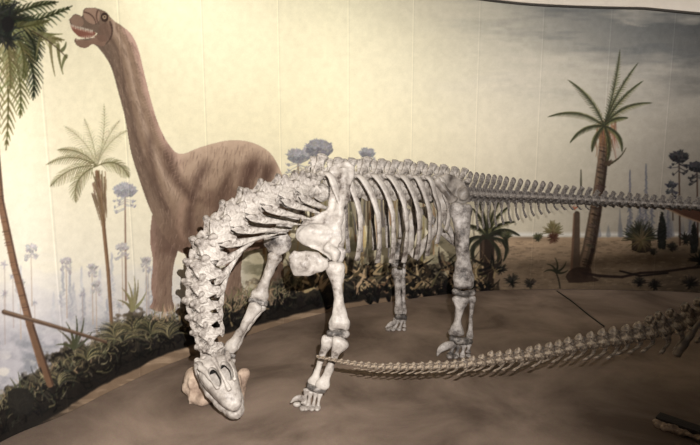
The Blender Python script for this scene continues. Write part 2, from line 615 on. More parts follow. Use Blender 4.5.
# yellow and green meadow behind the ribs
m = np.clip((gy - 232 + (vnoise(20, 8, 15, 3) - 0.5) * 20) / 14, 0, 1) * np.clip((gx - 235) / 20, 0, 1) * np.clip((500 - gx) / 30, 0, 1)
blend(m, (190, 178, 146))
m = m * np.clip((vnoise(12, 6, 16, 4) - 0.45) * 5, 0, 1) * 0.7
blend(m, (122, 116, 88))
# sand on the right
edge = 236 + (vnoise(30, 30, 17, 2) - 0.5) * 3
m = np.clip((gy - edge) * 0.8, 0, 1) * np.clip((gx - 470) / 16, 0, 1)
n2_ = vnoise(34, 7, 18, 5)
sand = np.array((196, 166, 132))[None, None] * (0.80 + 0.42 * n2_[..., None]) * np.interp(gx[0], [480, 620, 700, 860], [1.0, 0.92, 0.7, 0.6])[None, :, None] * (1 - 0.28 * np.clip((gy - 236) / 56, 0, 1))[..., None]
CAN[:] = CAN * (1 - m[..., None]) + sand * m[..., None]
m = np.clip(1 - abs(gy - 234.5) / 3.6, 0, 1) * np.clip((gx - 480) / 16, 0, 1) * 0.9
blend(m, (232, 228, 220))
m = np.clip((n2_ - 0.6) * 5, 0, 1) * np.clip((gy - 258) / 8, 0, 1) * np.clip((gx - 490) / 20, 0, 1) * 0.35
blend(m, (90, 80, 74))
for k in range(1400):
    x = random.uniform(490, 800); y = random.uniform(240, 292); l = random.uniform(1, 5)
    stroke([(x, y), (x + l, y + random.uniform(-.4, .4))], random.uniform(.7, 1.5), random.choice([(120, 98, 78), (206, 178, 142), (150, 124, 98), (96, 80, 66)]), 0.3)
# blue conifers far right
for k in range(56):
    x = random.uniform(596, 860); y = 235; h = random.uniform(10, 34)
    stroke([(x, y - h), (x, y)], 0.8, jit((130, 130, 138), 10), 0.55, None, 5)
for x, h, w in ((630, 68, 9), (646, 74, 10), (640, 40, 12), (652, 42, 12), (668, 34, 10), (690, 30, 10), (720, 60, 10), (760, 50, 10)):
    for j in range(int(h * 1.6)):
        yy = 238 - h + j / 1.6
        ww = w * (0.06 + 0.94 * (j / 1.6) / h)
        stroke([(x, yy), (x + random.uniform(-ww, ww) / 2, yy + 2)], 1.3, jit((122, 122, 132), 12), 0.7)
PID = {}


def pid(name, label=None):
    PID[len(PID) + 1] = (name, label)
    return len(PID)


def lollipop(x, y, r, base, col, trunk, p, w=2.2, dense=90):
    stroke([(x, y), (x + 1, base)], w * 0.7, trunk, 1, p, w)
    if r > 6:
        fill([(x - r, y - r * .1), (x - r * .7, y - r * .75), (x, y - r * .95), (x + r * .75, y - r * .7), (x + r, y - r * .1), (x + r * .4, y + r * .25), (x - r * .4, y + r * .25)], tuple(c * .86 for c in col), 0.7, p)
    for k in range(dense):
        a = random.uniform(0, 6.28); rr = r * math.sqrt(random.random())
        cx_, cy_ = x + math.cos(a) * rr, y - r * 0.3 + math.sin(a) * rr * 0.62
        tuft(cx_, cy_, 3.2, 4, tuple(c + (8 if math.sin(a) < 0 else -14) for c in col), 1.0, True, p)
    for k in range(12):
        yy = y + r * random.uniform(0.3, 1.6); s = random.choice((-1, 1))
        e = (x + s * r * random.uniform(0.5, 1.0), yy + random.uniform(-1, 4))
        stroke([(x, yy - 2), e], 1.0, jit(col), 0.9, p, 0.6)
        tuft(e[0], e[1], 3, 4, col, 0.9, True, p)


p = pid('painted_conifer', 'blue-grey umbrella-crowned conifer painted left of the sauropod')
lollipop(125, 194, 11, 300, (168, 166, 170), (158, 130, 110), p, 2.4)
for x, y, r in ((31, 251, 6), (66, 263, 5), (92, 269, 4), (122, 250, 6), (146, 262, 4), (96, 286, 4), (20, 284, 4), (-40, 240, 9), (-90, 260, 8)):
    lollipop(x, y, r, y + 55, (180, 174, 172), (188, 168, 150), None, 1.4, 26)
p = pid('painted_conifer', 'lower blue-grey conifer crown painted left of the shoulder blade')
lollipop(298, 160, 11, 230, (158, 156, 160), (150, 122, 96), p, 2.5)
p = pid('painted_conifer', 'taller blue-grey conifer crown painted by the shoulder blade')
lollipop(319, 153, 14, 230, (150, 148, 154), (150, 122, 96), p, 2.5)
p = pid('painted_conifer', 'small conifer crown painted over the middle of the back')
lollipop(367, 156, 7, 225, (152, 150, 154), (140, 112, 84), p, 2)
p = pid('painted_conifer', 'dark umbrella conifer painted over the tail at the right')
lollipop(679, 160, 9, 245, (62, 60, 64), (88, 62, 48), p, 2.2, 60)
p = pid('painted_conifer', 'dark umbrella conifer painted at the right edge')
lollipop(697, 170, 8, 245, (64, 62, 66), (88, 62, 48), p, 2.2, 60)
lollipop(672, 187, 5, 220, (82, 82, 90), (88, 66, 52), None, 1.6, 24)
p = pid('painted_conifer', 'dark umbrella conifer painted beyond the right edge')
lollipop(740, 150, 12, 245, (62, 60, 64), (88, 62, 48), p, 2.4, 60)

# background reeds and trunks seen between the ribs
for k in range(80):
    x = random.uniform(262, 440); y = random.uniform(206, 262); h = random.uniform(18, 60)
    c = random.choice([(196, 156, 104), (206, 186, 120), (128, 122, 92), (150, 146, 150), (160, 112, 76), (110, 98, 78)])
    stroke(curve2((x, y), (x + random.uniform(-6, 6), y - h), random.uniform(-2, 2), 4), random.uniform(1.2, 3.6), jit(c), 0.8, None, 0.8)

# ---- the sauropod of the mural
p = pid('painted_sauropod', 'life-size painted brown sauropod rearing its neck')
legs = [
    [(152, 215), (150, 240), (153, 262), (151, 285), (153, 300), (150, 308), (162, 312), (174, 309), (172, 296), (173, 270), (178, 250), (186, 225)],
    [(186, 225), (187, 262), (192, 290), (188, 308), (200, 313), (214, 309), (214, 285), (216, 255), (228, 225)],
    [(222, 220), (224, 250), (226, 280), (222, 300), (220, 312), (232, 316), (246, 312), (243, 296), (241, 270), (246, 245), (262, 225)],
    [(258, 215), (266, 245), (270, 275), (268, 300), (278, 306), (287, 303), (284, 280), (284, 250), (290, 215)],
]
body = [(69, 20), (75, 14), (82, 16), (84, 9), (92, 7.5), (99, 9), (106, 12), (113, 20), (122, 26), (131, 34), (138, 48), (144, 72), (152, 104), (160, 128), (170, 146), (181, 154), (201, 147), (228, 140.5),
        (250, 142), (268, 151), (278, 165), (284, 182), (290, 205), (288, 228), (270, 246), (240, 252), (205, 256), (180, 252), (164, 236), (150, 209), (140, 181), (131, 152), (125, 118), (118, 91), (111, 67),
        (101, 51), (93, 44), (86, 48), (78, 46), (74, 40), (80, 39), (88, 38), (94, 37), (97, 33), (90, 32), (80, 30), (72, 27)]
for i, l in enumerate(legs):
    fill(l, (122, 96, 78) if i in (1, 3) else (146, 118, 98), 1, p)
    sl, mk = poly_mask(l)
    x0, x1 = min(q[0] for q in l), max(q[0] for q in l)
    sh = np.clip((gx[sl] - x0) / (x1 - x0), 0, 1)
    blend(mk * (np.clip(sh - 0.55, 0, 1) * 1.2).astype(np.float32), (66, 44, 36), sl)
    blend(mk * np.clip(0.28 - sh, 0, 1).astype(np.float32) * 2.4, (190, 150, 134), sl)
sl, mk = fill(body, (158, 130, 106), 1, p)
BM = np.zeros((CH, CW), np.float32); BM[sl] = mk
for l in legs:
    s2, m2 = poly_mask(l); BM[s2] = np.maximum(BM[s2], m2)
# painted modelling of the animal: warm light on the back, deep browns on belly and throat side
backline = np.interp(gx, [100, 113, 131, 144, 152, 160, 170, 181, 201, 228, 250, 268, 284], [10, 20, 34, 72, 104, 128, 146, 154, 147, 140.5, 142, 151, 182])
dep = np.clip((gy - backline) / 90, 0, 1)
m = BM * np.clip(1 - dep * 1.6, 0, 1) * np.clip((gx - 158) / 14, 0, 1)
blend(m * 0.9, (206, 178, 152))
m = BM * np.clip((gy - 200) / 60, 0, 1) * np.clip((gx - 150) / 20, 0, 1) * np.clip((260 - gy) / 12, 0, 1)
blend(m * 0.6, (96, 66, 54))
ncx = np.interp(gy, [30, 47, 74, 91, 108, 135, 151, 181, 208, 235], [112, 122, 129, 132, 137, 144, 150, 163, 178, 190])
nw = np.interp(gy, [30, 60, 110, 150, 200, 235], [14, 14, 16, 22, 30, 34])
u = (gx - ncx) / nw
nk = BM * np.clip((250 - gy) / 60, 0, 1) * np.clip((185 - gx) / 18, 0, 1)
blend(nk * np.clip(-u, 0, 1) * 0.55, (104, 86, 74))
blend(nk * np.clip(1 - abs(u - 0.15) * 4, 0, 1) * 0.6, (196, 172, 150))
blend(nk * np.clip(1 - abs(u + 0.45) * 5, 0, 1) * 0.35, (84, 62, 52))
blend(nk * np.clip((u - 0.6) * 3, 0, 1) * 0.8, (206, 168, 152))
sh_ = vnoise(26, 30, 61, 3)
blend(BM * np.clip((sh_ - 0.5) * 4, 0, 1) * 0.35 * np.clip((gx - 150) / 20, 0, 1), (98, 66, 54))
# muscle bands and skin streaks
for a_, b_, c_, w_ in (((206, 165), (190, 235), (92, 64, 54), 7), ((187, 200), (184, 240), (176, 142, 120), 5), ((256, 160), (248, 205), (104, 74, 62), 9), ((232, 170), (222, 235), (100, 72, 58), 6), ((166, 150), (196, 200), (92, 64, 52), 8), ((270, 165), (272, 210), (96, 68, 56), 8), ((150, 135), (170, 215), (98, 72, 60), 5)):
    for q_ in (2.6, 2.1, 1.6, 1.2, 0.8, 0.4):
        stroke(curve2(a_, b_, 6, 14), w_ * q_, c_, 0.045 if q_ > 1 else 0.09, None, w_ * q_ * 0.6, within=BM)
for k in range(4200):
    x = random.uniform(100, 292); y = random.uniform(20, 306)
    if BM[min(CH - 1, int((y - Y0) * SS)), int((x - X0) * SS)] < 0.5:
        continue
    on_neck = x < 168 and y < 215
    a = (1.25 if on_neck else 1.75) + random.uniform(-0.2, 0.2)
    l = random.uniform(3, 9)
    c = random.choice([(108, 80, 66), (96, 72, 60), (204, 178, 156), (176, 146, 124), (128, 100, 84)])
    stroke([(x, y), (x + math.cos(a) * l, y + math.sin(a) * l)], 0.9, c, 0.36, None, 0.5, within=BM)
for t in np.linspace(0, 1, 60):
    q = catmull([(118, 28, 0), (134, 55, 0), (141, 90, 0), (150, 125, 0), (163, 150, 0), (180, 190, 0)], 61)[int(t * 60)]
    stroke([(q[0], q[1]), (q[0] + 5, q[1] - 2)], 0.9, (206, 172, 150), 0.35, None, 0.4, within=BM)
# head
fill([(70, 25), (80, 29), (90, 31), (96, 33), (92, 37), (84, 38), (78, 36), (73, 31)], (150, 96, 78), 1, p)
fill([(75, 38), (82, 40), (90, 40), (96, 35), (106, 36), (104, 46), (93, 44), (86, 48), (78, 46)], (146, 114, 94), 1, p)
for k in range(14):
    t = k / 13
    stroke([(70 + 22 * t, 24.5 + 6 * t), (70.5 + 22 * t, 27.5 + 6 * t)], 1.1, (236, 226, 204), 1, None, 0.5)
for k in range(10):
    t = k / 9
    stroke([(77 + 17 * t, 40 - 2.5 * t), (77 + 17 * t, 37 - 2 * t)], 1.0, (226, 214, 190), 1, None, 0.5)
fill([(83, 12), (88, 8), (97, 9), (100, 14), (98, 22), (92, 24), (85, 19)], (168, 136, 114), 0.9, p)
fill([(70, 20), (75, 15), (81, 17), (84, 23), (80, 27), (73, 25)], (162, 130, 108), 0.7, p)
stroke(curve2((84, 12), (96, 24), -3), 1.6, (88, 60, 50), 0.8, None, 1)
stroke(curve2((98, 10), (99, 24), 2), 1.8, (96, 66, 54), 0.7, None, 1)
fill([(101, 15), (104, 12.5), (108, 15), (108, 20), (104, 22), (101, 19)], (78, 56, 46), 1, p)
fill([(103, 16), (105, 15), (106.5, 17), (105, 19), (103, 18.5)], (176, 150, 120), 1, p)
fill([(104, 16.3), (105.4, 16.3), (105.4, 18), (104, 18)], (22, 18, 16), 1, p, False)
fill([(100, 24), (110, 24), (112, 36), (104, 42), (97, 38)], (130, 100, 84), 0.6, p)
stroke(curve2((110, 22), (106, 44), -4), 2.2, (78, 54, 46), 0.7, None, 1)

# ---- left palm with a skirt
p = pid('painted_palm_tree', 'pale green palm painted left of the sauropod, with a brown skirt')
stroke([(97, 172), (103, 220), (108, 270), (113, 345)], 4.2, (150, 116, 84), 1, p, 3.6)
stroke([(98, 172), (104, 220), (109, 270), (114, 345)], 1.4, (104, 76, 56), 0.7, None, 1.2)
for k in range(70):
    x = 98 + random.uniform(-6, 8); y = random.uniform(170, 200)
    stroke([(x, y), (103 + (x - 98) * .35 + random.uniform(-2, 2), y + random.uniform(14, 34))], 1.3, jit((138, 112, 82), 22), 0.85, p, 0.5)
for tip, sag, leaf in (((50, 187), 7, 9), ((57, 150), 6, 8), ((76, 203), 9, 9), ((129, 178), -9, 9), ((104, 104), 3, 8), ((64, 126), 5, 9), ((84, 118), 2, 8), ((128, 130), -5, 8), ((120, 120), -3, 8), ((46, 165), 8, 6)):
    c = (150, 142, 100) if tip[1] > 140 else (194, 186, 148)
    frond((97, 166), tip, sag, leaf * 1.15, c, tuple(v - 34 for v in c), 11, 1.35, p, 0.95 if tip[1] > 140 else 0.7)

# ---- leaning trunk and fern crown at the far left
p = pid('painted_tree_fern', 'dark tree fern painted at the far left edge')
stroke([(-6, 130), (0, 200), (14, 265), (30, 325), (50, 392)], 6.5, (146, 108, 78), 1, p, 8)
stroke([(-3, 130), (3, 200), (17, 265), (33, 325), (53, 392)], 2.2, (88, 62, 48), 0.7, p, 2.6)
for k in range(70):
    t = random.random(); x = np.interp(t, [0, .3, .6, 1], [-2, 7, 24, 47]); y = 180 + 205 * t
    stroke([(x - 3, y), (x + 3, y - 1)], 0.8, jit((104, 76, 58), 20), 0.6)
for tip, sag, leaf in (((72, 6), 5, 14), ((58, 2), -4, 14), ((35, -20), -5, 16), ((64, 40), 3, 12), ((44, 34), -7, 16), ((36, 62), -12, 17), ((33, 100), -12, 17), ((20, 118), -7, 17), ((6, 150), -4, 16), ((-4, 150), 3, 14), ((22, 80), -10, 16), ((-30, 100), 8, 18), ((-50, 30), 9, 18), ((-30, -30), 5, 16), ((12, -30), -3, 16), ((10, 90), -3, 14), ((50, 20), 4, 13), ((-60, 70), 9, 18)):
    c = random.choice([(98, 102, 70), (132, 130, 84), (82, 88, 64), (150, 142, 96)])
    frond((2, 22) if tip[1] > 20 else (-8, 26), tip, sag, leaf, c, tuple(v - 44 for v in c), 8, 3.3, p, 0.95)
for k in range(60):
    tuft(random.uniform(-14, 12), random.uniform(10, 40), 16, 4, (44, 48, 38), 2, False, p)
fill([(1, 20), (8, 16), (14, 22), (12, 30), (4, 31)], (30, 26, 24), 1, p)
for k in range(9):
    t = k / 8; x = 34 + 32 * t; y = 32 + 24 * t * t
    e = [(62, 34), (58, 44), (36, 60), (44, 40), (55, 76), (50, 48), (63, 74), (66, 42), (62, 70)][k]
    stroke(curve2((x, y), e, 1), 4, jit((126, 122, 78)), 1, p, 1)
stroke(curve2((32, 31), (67, 58), -2), 1.5, (84, 66, 44), 1, p, 1)

# ---- right palm
p = pid('painted_palm_tree', 'tall palm painted on the right with green fronds and forked trunk')
tr = [(605, 130), (603, 158), (599, 190), (595, 215), (589, 250), (581, 276)]
stroke(tr, 9, (112, 92, 74), 1, p, 15)
stroke([(x - 3, y) for x, y in tr], 3, (158, 126, 98), 0.6, None, 4)
stroke([(x + 4, y) for x, y in tr], 3, (58, 40, 32), 0.7, None, 4)
stroke([(577, 214), (576, 240), (575, 277)], 6, (106, 86, 70), 1, p, 10)
stroke([(574, 214), (573, 240), (571, 277)], 2, (148, 106, 80), 0.6, None, 3)
for k in range(120):
    t = random.random(); q = tr[int(t * 5)]; q2 = tr[min(5, int(t * 5) + 1)]; f_ = t * 5 - int(t * 5)
    x, y = q[0] + (q2[0] - q[0]) * f_, q[1] + (q2[1] - q[1]) * f_
    stroke([(x + random.uniform(-5, 2), y), (x + random.uniform(0, 6), y + 2)], 1.2, jit((78, 60, 48), 26), 0.7, p)
fill([(569, 283), (566, 276), (574, 268), (590, 268), (592, 276), (598, 281)], (74, 54, 44), 0.8, p)
for k in range(60):
    x = 604 + random.uniform(-9, 12); y = random.uniform(120, 140)
    stroke([(x, y), (x + random.uniform(-5, 6), y + random.uniform(10, 26))], 1.4, jit((150, 104, 72), 26), 0.8, p, 0.5)
for tip, sag, leaf in (((568, 80), 5, 6), ((548, 117), 8, 5), ((570, 143), 6, 4), ((592, 152), 3, 4), ((620, 50), 2, 7), ((638, 63), -3, 5.5), ((643, 81), -4, 5.5), ((652, 103), -7, 5), ((622, 152), -6, 4), ((606, 165), -4, 4), ((628, 118), -3, 4)):
    frond((604, 126), tip, sag, leaf, (112, 112, 66), (62, 64, 42), 15, 1.5, p, 1, 0.8, 0.05)
stroke(curve2((606, 165), (626, 148), 3), 2.4, (88, 78, 54), 1, p, 1)
tuft(609, 165, 7, 12, (86, 64, 48), 1.6, True, p)
for x, y in ((577, 204), (574, 209), (599, 200)):
    tuft(x, y, 5, 8, (196, 112, 86), 1.2, True, p)
stroke([(581, 170), (581, 200)], 1.2, (84, 80, 62), 1, p, 3)
# fallen branch and shadow-brown drift at its foot
stroke([(583, 273), (600, 276), (622, 277), (640, 273), (662, 272), (690, 268), (760, 262)], 3, (66, 48, 42), 1, None, 2.4)
stroke([(620, 271), (640, 276), (668, 273)], 2, (50, 38, 34), 1)

# ---- brown fallen animal or trunk, far right under the tail
p = pid('painted_trunk', 'brown leaning shape painted at the far right')
fill([(664, 208), (680, 206), (700, 207), (760, 214), (860, 220), (860, 262), (780, 240), (720, 227), (700, 222), (682, 216)], (102, 66, 48), 1, p)
stroke([(666, 208), (682, 216), (702, 223), (760, 236)], 2, (176, 142, 112), 0.8, p)

# ---- cycads and shrubs on the sand
p = pid('painted_cycad', 'painted dark cycad with a brown trunk behind the hind leg')
stroke([(487, 240), (487, 287)], 15, (68, 52, 42), 1, p, 14)
stroke([(483, 240), (483, 287)], 3, (116, 90, 70), 0.6, None, 3)
for tip, sag in (((515, 222), -5), ((510, 206), -4), ((500, 200), -2), ((472, 208), 3), ((478, 200), 2), ((490, 196), 0), ((462, 226), 5), ((503, 262), -12), ((508, 246), -9), ((468, 256), 10), ((520, 236), -7), ((476, 264), 9), ((496, 268), -7)):
    frond((487, 238), tip, sag, 5, (110, 106, 68) if tip[1] < 230 else (56, 54, 40), (60, 62, 44), 14, 1.7, p, 0.95, 0.6)
p = pid('painted_cycad', 'painted spiky cycad on the sand, right')
fill([(632, 250), (633, 238), (649, 238), (650, 250), (641, 253)], (70, 56, 42), 1, p)
tuft(641, 238, 20, 110, (66, 66, 48), 1.5, True, p, 1, 1.75)
tuft(641, 240, 15, 50, (116, 100, 66), 1.3, False, p, 0.9)
p = pid('painted_cycad', 'small pale painted cycad on the sand')
tuft(553, 232, 12, 70, (130, 118, 76), 1.3, True, p, 1, 1.8)
tuft(553, 238, 7, 50, (110, 74, 52), 1.3, False, p)
for x, y, r, c in ((507, 236, 7, (96, 96, 66)), (538, 238, 6, (100, 98, 66)), (653, 252, 5, (70, 62, 50)), (672, 248, 7, (64, 58, 46)), (686, 240, 9, (58, 54, 44)), (640, 283, 8, (64, 56, 48)), (655, 286, 8, (54, 48, 42)), (700, 262, 14, (48, 46, 38)), (512, 282, 9, (70, 64, 56)), (500, 270, 9, (56, 52, 44)), (690, 284, 10, (50, 44, 40)), (530, 284, 7, (80, 70, 60)), (740, 270, 16, (48, 46, 38)), (790, 260, 16, (48, 46, 38))):
    tuft(x, y, r, 40, c, 1.3, True, None, 0.9, 1.7)
    tuft(x, y + 1, r * 0.6, 16, tuple(v * 0.7 for v in c), 1.4, False, None, 0.7)
for x, y0, y1, w in ((662, 212, 246, 9), (694, 222, 250, 8), (728, 205, 250, 10)):
    p = pid('painted_cypress', 'dark narrow painted evergreen under the tail' if x < 720 else None)
    for k in range(160):
        t = random.random() ** 0.8; yy = y0 + (y1 - y0) * t; ww = w * (0.15 + 0.85 * math.sin(min(1, t * 1.15) * 2.2))
        stroke([(x + random.uniform(-ww, ww) / 2, yy), (x + random.uniform(-ww, ww) / 2, yy + 3)], 1.4, jit((46, 46, 40), 12), 1, p)
stroke(curve2((560, 288), (554, 268), 1), 1.6, (66, 60, 48), 1)
for tip in ((547, 264), (566, 262), (544, 272), (568, 270), (555, 258)):
    stroke(curve2((556, 272), tip, 2), 2.6, (68, 68, 50), 1, None, 0.8)

# ---- ground mass between the sauropod's feet and the cycad
low_e = np.interp(gx, [-150, 0, 63, 115, 175, 240, 300, 335, 400, 455, 510, 860], [520, 443, 416, 389, 362, 338, 320, 311, 301, 294, 290, 293])
up_e = np.interp(gx, [-150, 0, 30, 80, 110, 150, 175, 210, 250, 290, 320, 350, 400, 440, 470, 495, 510], [424, 386, 372, 344, 326, 312, 312, 302, 292, 272, 268, 262, 258, 262, 268, 282, 291])
band = np.clip((gy - up_e - (vnoise(16, 14, 81, 4, .65) - 0.5) * 52) / 9, 0, 1) * np.clip((505 - gx) / 14, 0, 1)
sandline = np.interp(gx, [-150, 40, 100, 175, 240, 300, 400, 500], [0, 2, 9, 11, 8, 6, 5, 3])
darkm = band * np.clip((low_e - sandline - gy + (vnoise(12, 12, 82, 2) - 0.5) * 3) / 2, 0, 1)
strip = band * (1 - darkm) * np.clip((gx - 30) / 60, 0, 1)
blend(band * 1.0, (46, 40, 34))
blend(band * np.clip((vnoise(11, 8, 85, 4, .65) - 0.44) * 7, 0, 1) * np.clip(1.15 - (gy - up_e) / 34, 0, 1) * 0.85, (112, 100, 76))
blend(strip, (148, 122, 96))
blend(strip * np.clip((vnoise(26, 5, 83, 3) - 0.5) * 6, 0, 1) * 0.6, (196, 168, 136))
DM = (darkm > 0.5)
# brown agave-like leaves below the ribs
p = pid('painted_undergrowth', 'painted dark ferns and leaves along the mural foot')
for k in range(260):
    x = random.uniform(285, 500); y = random.uniform(266, 294) - max(0, x - 440) * 0.05
    l = random.uniform(9, 24)
    a = -math.pi / 2 + random.uniform(-1.25, 1.25)
    c = random.choice([(176, 148, 108), (140, 112, 80), (82, 72, 54), (48, 42, 34), (36, 31, 27), (118, 104, 74), (200, 172, 128)])
    stroke(curve2((x, y), (x + math.cos(a) * l, y + math.sin(a) * l), random.uniform(-3, 3), 5), random.uniform(2, 4.5), jit(c, 10), 0.9, p, 0.6)
for k in range(90):
    x = random.uniform(285, 490); y = random.uniform(286, 300) + max(0, 400 - x) * 0.14
    tuft(x, y, 7, 8, (34, 30, 26), 1.8, True, p)
# left undergrowth: fern heads, bright blades over dark mass
for k in range(700):
    x = random.uniform(-120, 300)
    yl = float(np.interp(x, [-150, 0, 63, 115, 175, 240, 300], [515, 436, 408, 376, 348, 326, 312]))
    yu = float(np.interp(x, [-150, 0, 30, 80, 110, 150, 175, 210, 250, 300], [440, 398, 384, 356, 336, 322, 316, 306, 296, 276]))
    y = random.uniform(yu, yl); t = (y - yu) / max(1, yl - yu)
    l = random.uniform(7, 18)
    a = -math.pi / 2 + random.uniform(-1.3, 1.3)
    c = random.choice([(110, 104, 74), (84, 82, 58), (58, 58, 44), (48, 46, 38), (70, 72, 56)]) if random.random() > t else (30, 27, 24)
    if x > 150 and random.random() < 0.35 * (1 - t):
        c = (176, 150, 112)
    stroke(curve2((x, y), (x + math.cos(a) * l, y + math.sin(a) * l), random.uniform(-4, 4), 5), random.uniform(1.2, 2.6), jit(c, 10), 0.9, p, 0.5)
for k in range(420):
    x = random.uniform(-20, 300); yt = float(np.interp(x, [-150, 0, 30, 80, 110, 150, 175, 210, 250, 300], [436, 394, 380, 350, 330, 316, 310, 300, 290, 270]))
    y = yt + abs(random.gauss(0, 12)); l = random.uniform(4, 10); a = random.uniform(-2.6, -0.5)
    c = random.choice([(150, 142, 104), (126, 116, 82), (168, 146, 110), (112, 108, 84)])
    stroke(curve2((x, y), (x + math.cos(a) * l, y + math.sin(a) * l), random.uniform(-3, 3), 5), random.uniform(1.0, 2.2), jit(c, 14), 0.75, p, 0.5)
for cx_, cy_, r in ((120, 332, 34), (124, 334, 27), (116, 330, 22), (135, 325, 22), (152, 326, 24), (88, 352, 20), (170, 330, 20), (60, 378, 18), (20, 404, 16)):
    for k in range(30):
        a = -math.pi + k / 29 * math.pi * 1.0
        e = (cx_ + math.cos(a) * r * random.uniform(.8, 1.1), cy_ + math.sin(a) * r * 0.75 + r * 0.35)
        c = random.choice([(156, 144, 102), (124, 114, 80), (80, 78, 58), (54, 52, 42)])
        stroke(curve2((cx_, cy_ + 8), e, (4 if math.cos(a) > 0 else -4) * -1, 6), 1.7, jit(c), 0.9, p, 0.5)
for cx_, cy_, tips in ((74, 348, ((58, 330), (66, 322), (84, 318), (92, 332), (56, 345), (76, 316))), (18, 398, ((10, 378), (18, 372), (28, 376), (34, 388), (4, 392))), (132, 310, ((122, 288), (128, 282), (138, 280), (146, 292), (118, 300), (134, 276), (126, 292)))):
    for tq in tips:
        stroke(curve2((cx_, cy_), tq, 2), 4, jit((96, 96, 70) if cx_ < 100 else (146, 136, 92)), 0.95, p, 0.7)
fill([(8, 392), (16, 388), (28, 390), (34, 400), (30, 412), (16, 416), (8, 406)], (50, 46, 40), 0.9, p)
p = pid('painted_log', 'painted slanting log at the lower left')
stroke([(4, 312), (50, 325), (106, 342)], 5, (104, 80, 62), 1, p, 3.4)
stroke([(4, 311), (50, 324), (106, 341)], 1.6, (168, 138, 108), 0.7, None, 1.2)
# tree fern foot redrawn over the bushes
stroke([(30, 325), (50, 384)], 6.8, (128, 94, 68), 1, [k for k in PID if PID[k][0] == 'painted_tree_fern'][0], 7.5)
stroke([(33, 325), (53, 384)], 2.2, (78, 56, 44), 0.7, None, 2.6)
# warm grass clumps by the painted feet
for k in range(160):
    x = random.uniform(150, 285); y = float(np.interp(x, [150, 285], [316, 296])) + random.uniform(-4, 8)
    stroke([(x, y), (x + random.uniform(-4, 4), y - random.uniform(4, 10))], 1.2, jit((196, 164, 130), 22), 0.7, None, 0.4)
# brushwork grain
g_ = (vnoise(5, 5, 90, 2) - 0.5) * 9 + (rng.random((CH, CW)).astype(np.float32) - 0.5) * 7
CAN += g_[..., None]
grey_ = CAN @ np.array([0.3, 0.59, 0.11], np.float32)
CAN = grey_[..., None] + (CAN - grey_[..., None]) * 0.71
CAN = 252 * (np.clip(CAN, 0, 255) / 252) ** 1.28

# lay the canvas on the wall
dz = 0.0052
sgrid = []
s_ = 0.35
while s_ < WALL_LEN - 0.4:
    sgrid.append(s_)
    x, y = wall_xy(s_)
    dep_ = math.hypot(x, y)
    tx, ty = np.array(wall_xy(s_ + 0.01)) - np.array((x, y))
    perp = abs(tx * y - ty * x) / 0.01 / max(0.2, dep_)
    s_ += min(0.012, max(0.0042, 0.62 * dep_ / F / max(0.35, perp)))
sgrid = np.array(sgrid)
NS = len(sgrid); NZ = 640
wx, wy = wall_xy(sgrid); wt = wall_top(sgrid)
zz = np.linspace(0, 1, NZ)
VX = np.repeat(wx[:, None], NZ, 1); VY = np.repeat(wy[:, None], NZ, 1); VZ = 0.004 + zz[None] * (wt[:, None] - 0.012)


def proj(X, Y, Z):
    f = Y * CP - (Z - EYE) * SP
    u = Y * SP + (Z - EYE) * CP
    f = np.maximum(f, 0.25)
    return 350 + F * X / f, 222.5 - F * u / f


def sample(px, py):
    fx = np.clip((px - X0) * SS, 0, CW - 1.01); fy = np.clip((py - Y0) * SS, 0, CH - 1.01)
    ix, iy = fx.astype(int), fy.astype(int)
    ax, ay = (fx - ix)[..., None], (fy - iy)[..., None]
    return (CAN[iy, ix] * (1 - ax) + CAN[iy, ix + 1] * ax) * (1 - ay) + (CAN[iy + 1, ix] * (1 - ax) + CAN[iy + 1, ix + 1] * ax) * ay


px_, py_ = proj(VX, VY, VZ)
colr = sample(px_, py_)
# joints between the mural's printed strips
seam_s = []
for sx_, sy_ in ((46, 215), (126, 180), (206, 150), (280, 120), (348, 120), (411, 120), (475, 120), (537, 150), (602, 100), (664, 100)):
    k = int(np.argmin(abs(px_[:, NZ // 2] - sx_))); seam_s.append(sgrid[k])
for s0 in seam_s:
    d = abs(sgrid - s0)
    a = np.clip(1 - d / 0.006, 0, 1)[:, None, None]
    colr = colr * (1 + 0.05 * a) + 5 * a
    a2 = np.clip(1 - abs(sgrid - s0 - 0.012) / 0.008, 0, 1)[:, None, None]
    colr = colr * (1 - 0.06 * a2)
colr = np.clip(colr, 4, 250) / 255.0
lin = np.where(colr <= 0.04045, colr / 12.92, ((colr + 0.055) / 1.055) ** 2.4)
cf = np.clip(((px_ + 0) - X0) * SS, 0, CW - 1).astype(int), np.clip((py_ - Y0) * SS, 0, CH - 1).astype(int)
vid = IDS[cf[1], cf[0]]
idx = np.arange(NS * NZ).reshape(NS, NZ)
quads = np.stack([idx[:-1, :-1], idx[1:, :-1], idx[1:, 1:], idx[:-1, 1:]], -1).reshape(-1, 4)
fid = vid[:-1, :-1].ravel()
allv = np.stack([VX, VY, VZ], -1).reshape(-1, 3)
allc = np.concatenate([lin.reshape(-1, 3), np.ones((NS * NZ, 1))], 1)


def grid_mesh(name, q):
    used, inv = np.unique(q.ravel(), return_inverse=True)
    me = bpy.data.meshes.new(name)
    me.vertices.add(len(used)); me.vertices.foreach_set('co', allv[used].astype(np.float32).ravel())
    me.loops.add(len(q) * 4); me.loops.foreach_set('vertex_index', inv.astype(np.int32).ravel())
    me.polygons.add(len(q)); me.polygons.foreach_set('loop_start', np.arange(0, len(q) * 4, 4, dtype=np.int32))
    me.polygons.foreach_set('loop_total', np.full(len(q), 4, np.int32))
    me.update(calc_edges=True)
    ca = me.color_attributes.new('Col', 'FLOAT_COLOR', 'POINT')
    ca.data.foreach_set('color', allc[used].astype(np.float32).ravel())
    me.polygons.foreach_set('use_smooth', np.ones(len(q), bool))
    me.validate()
    return me


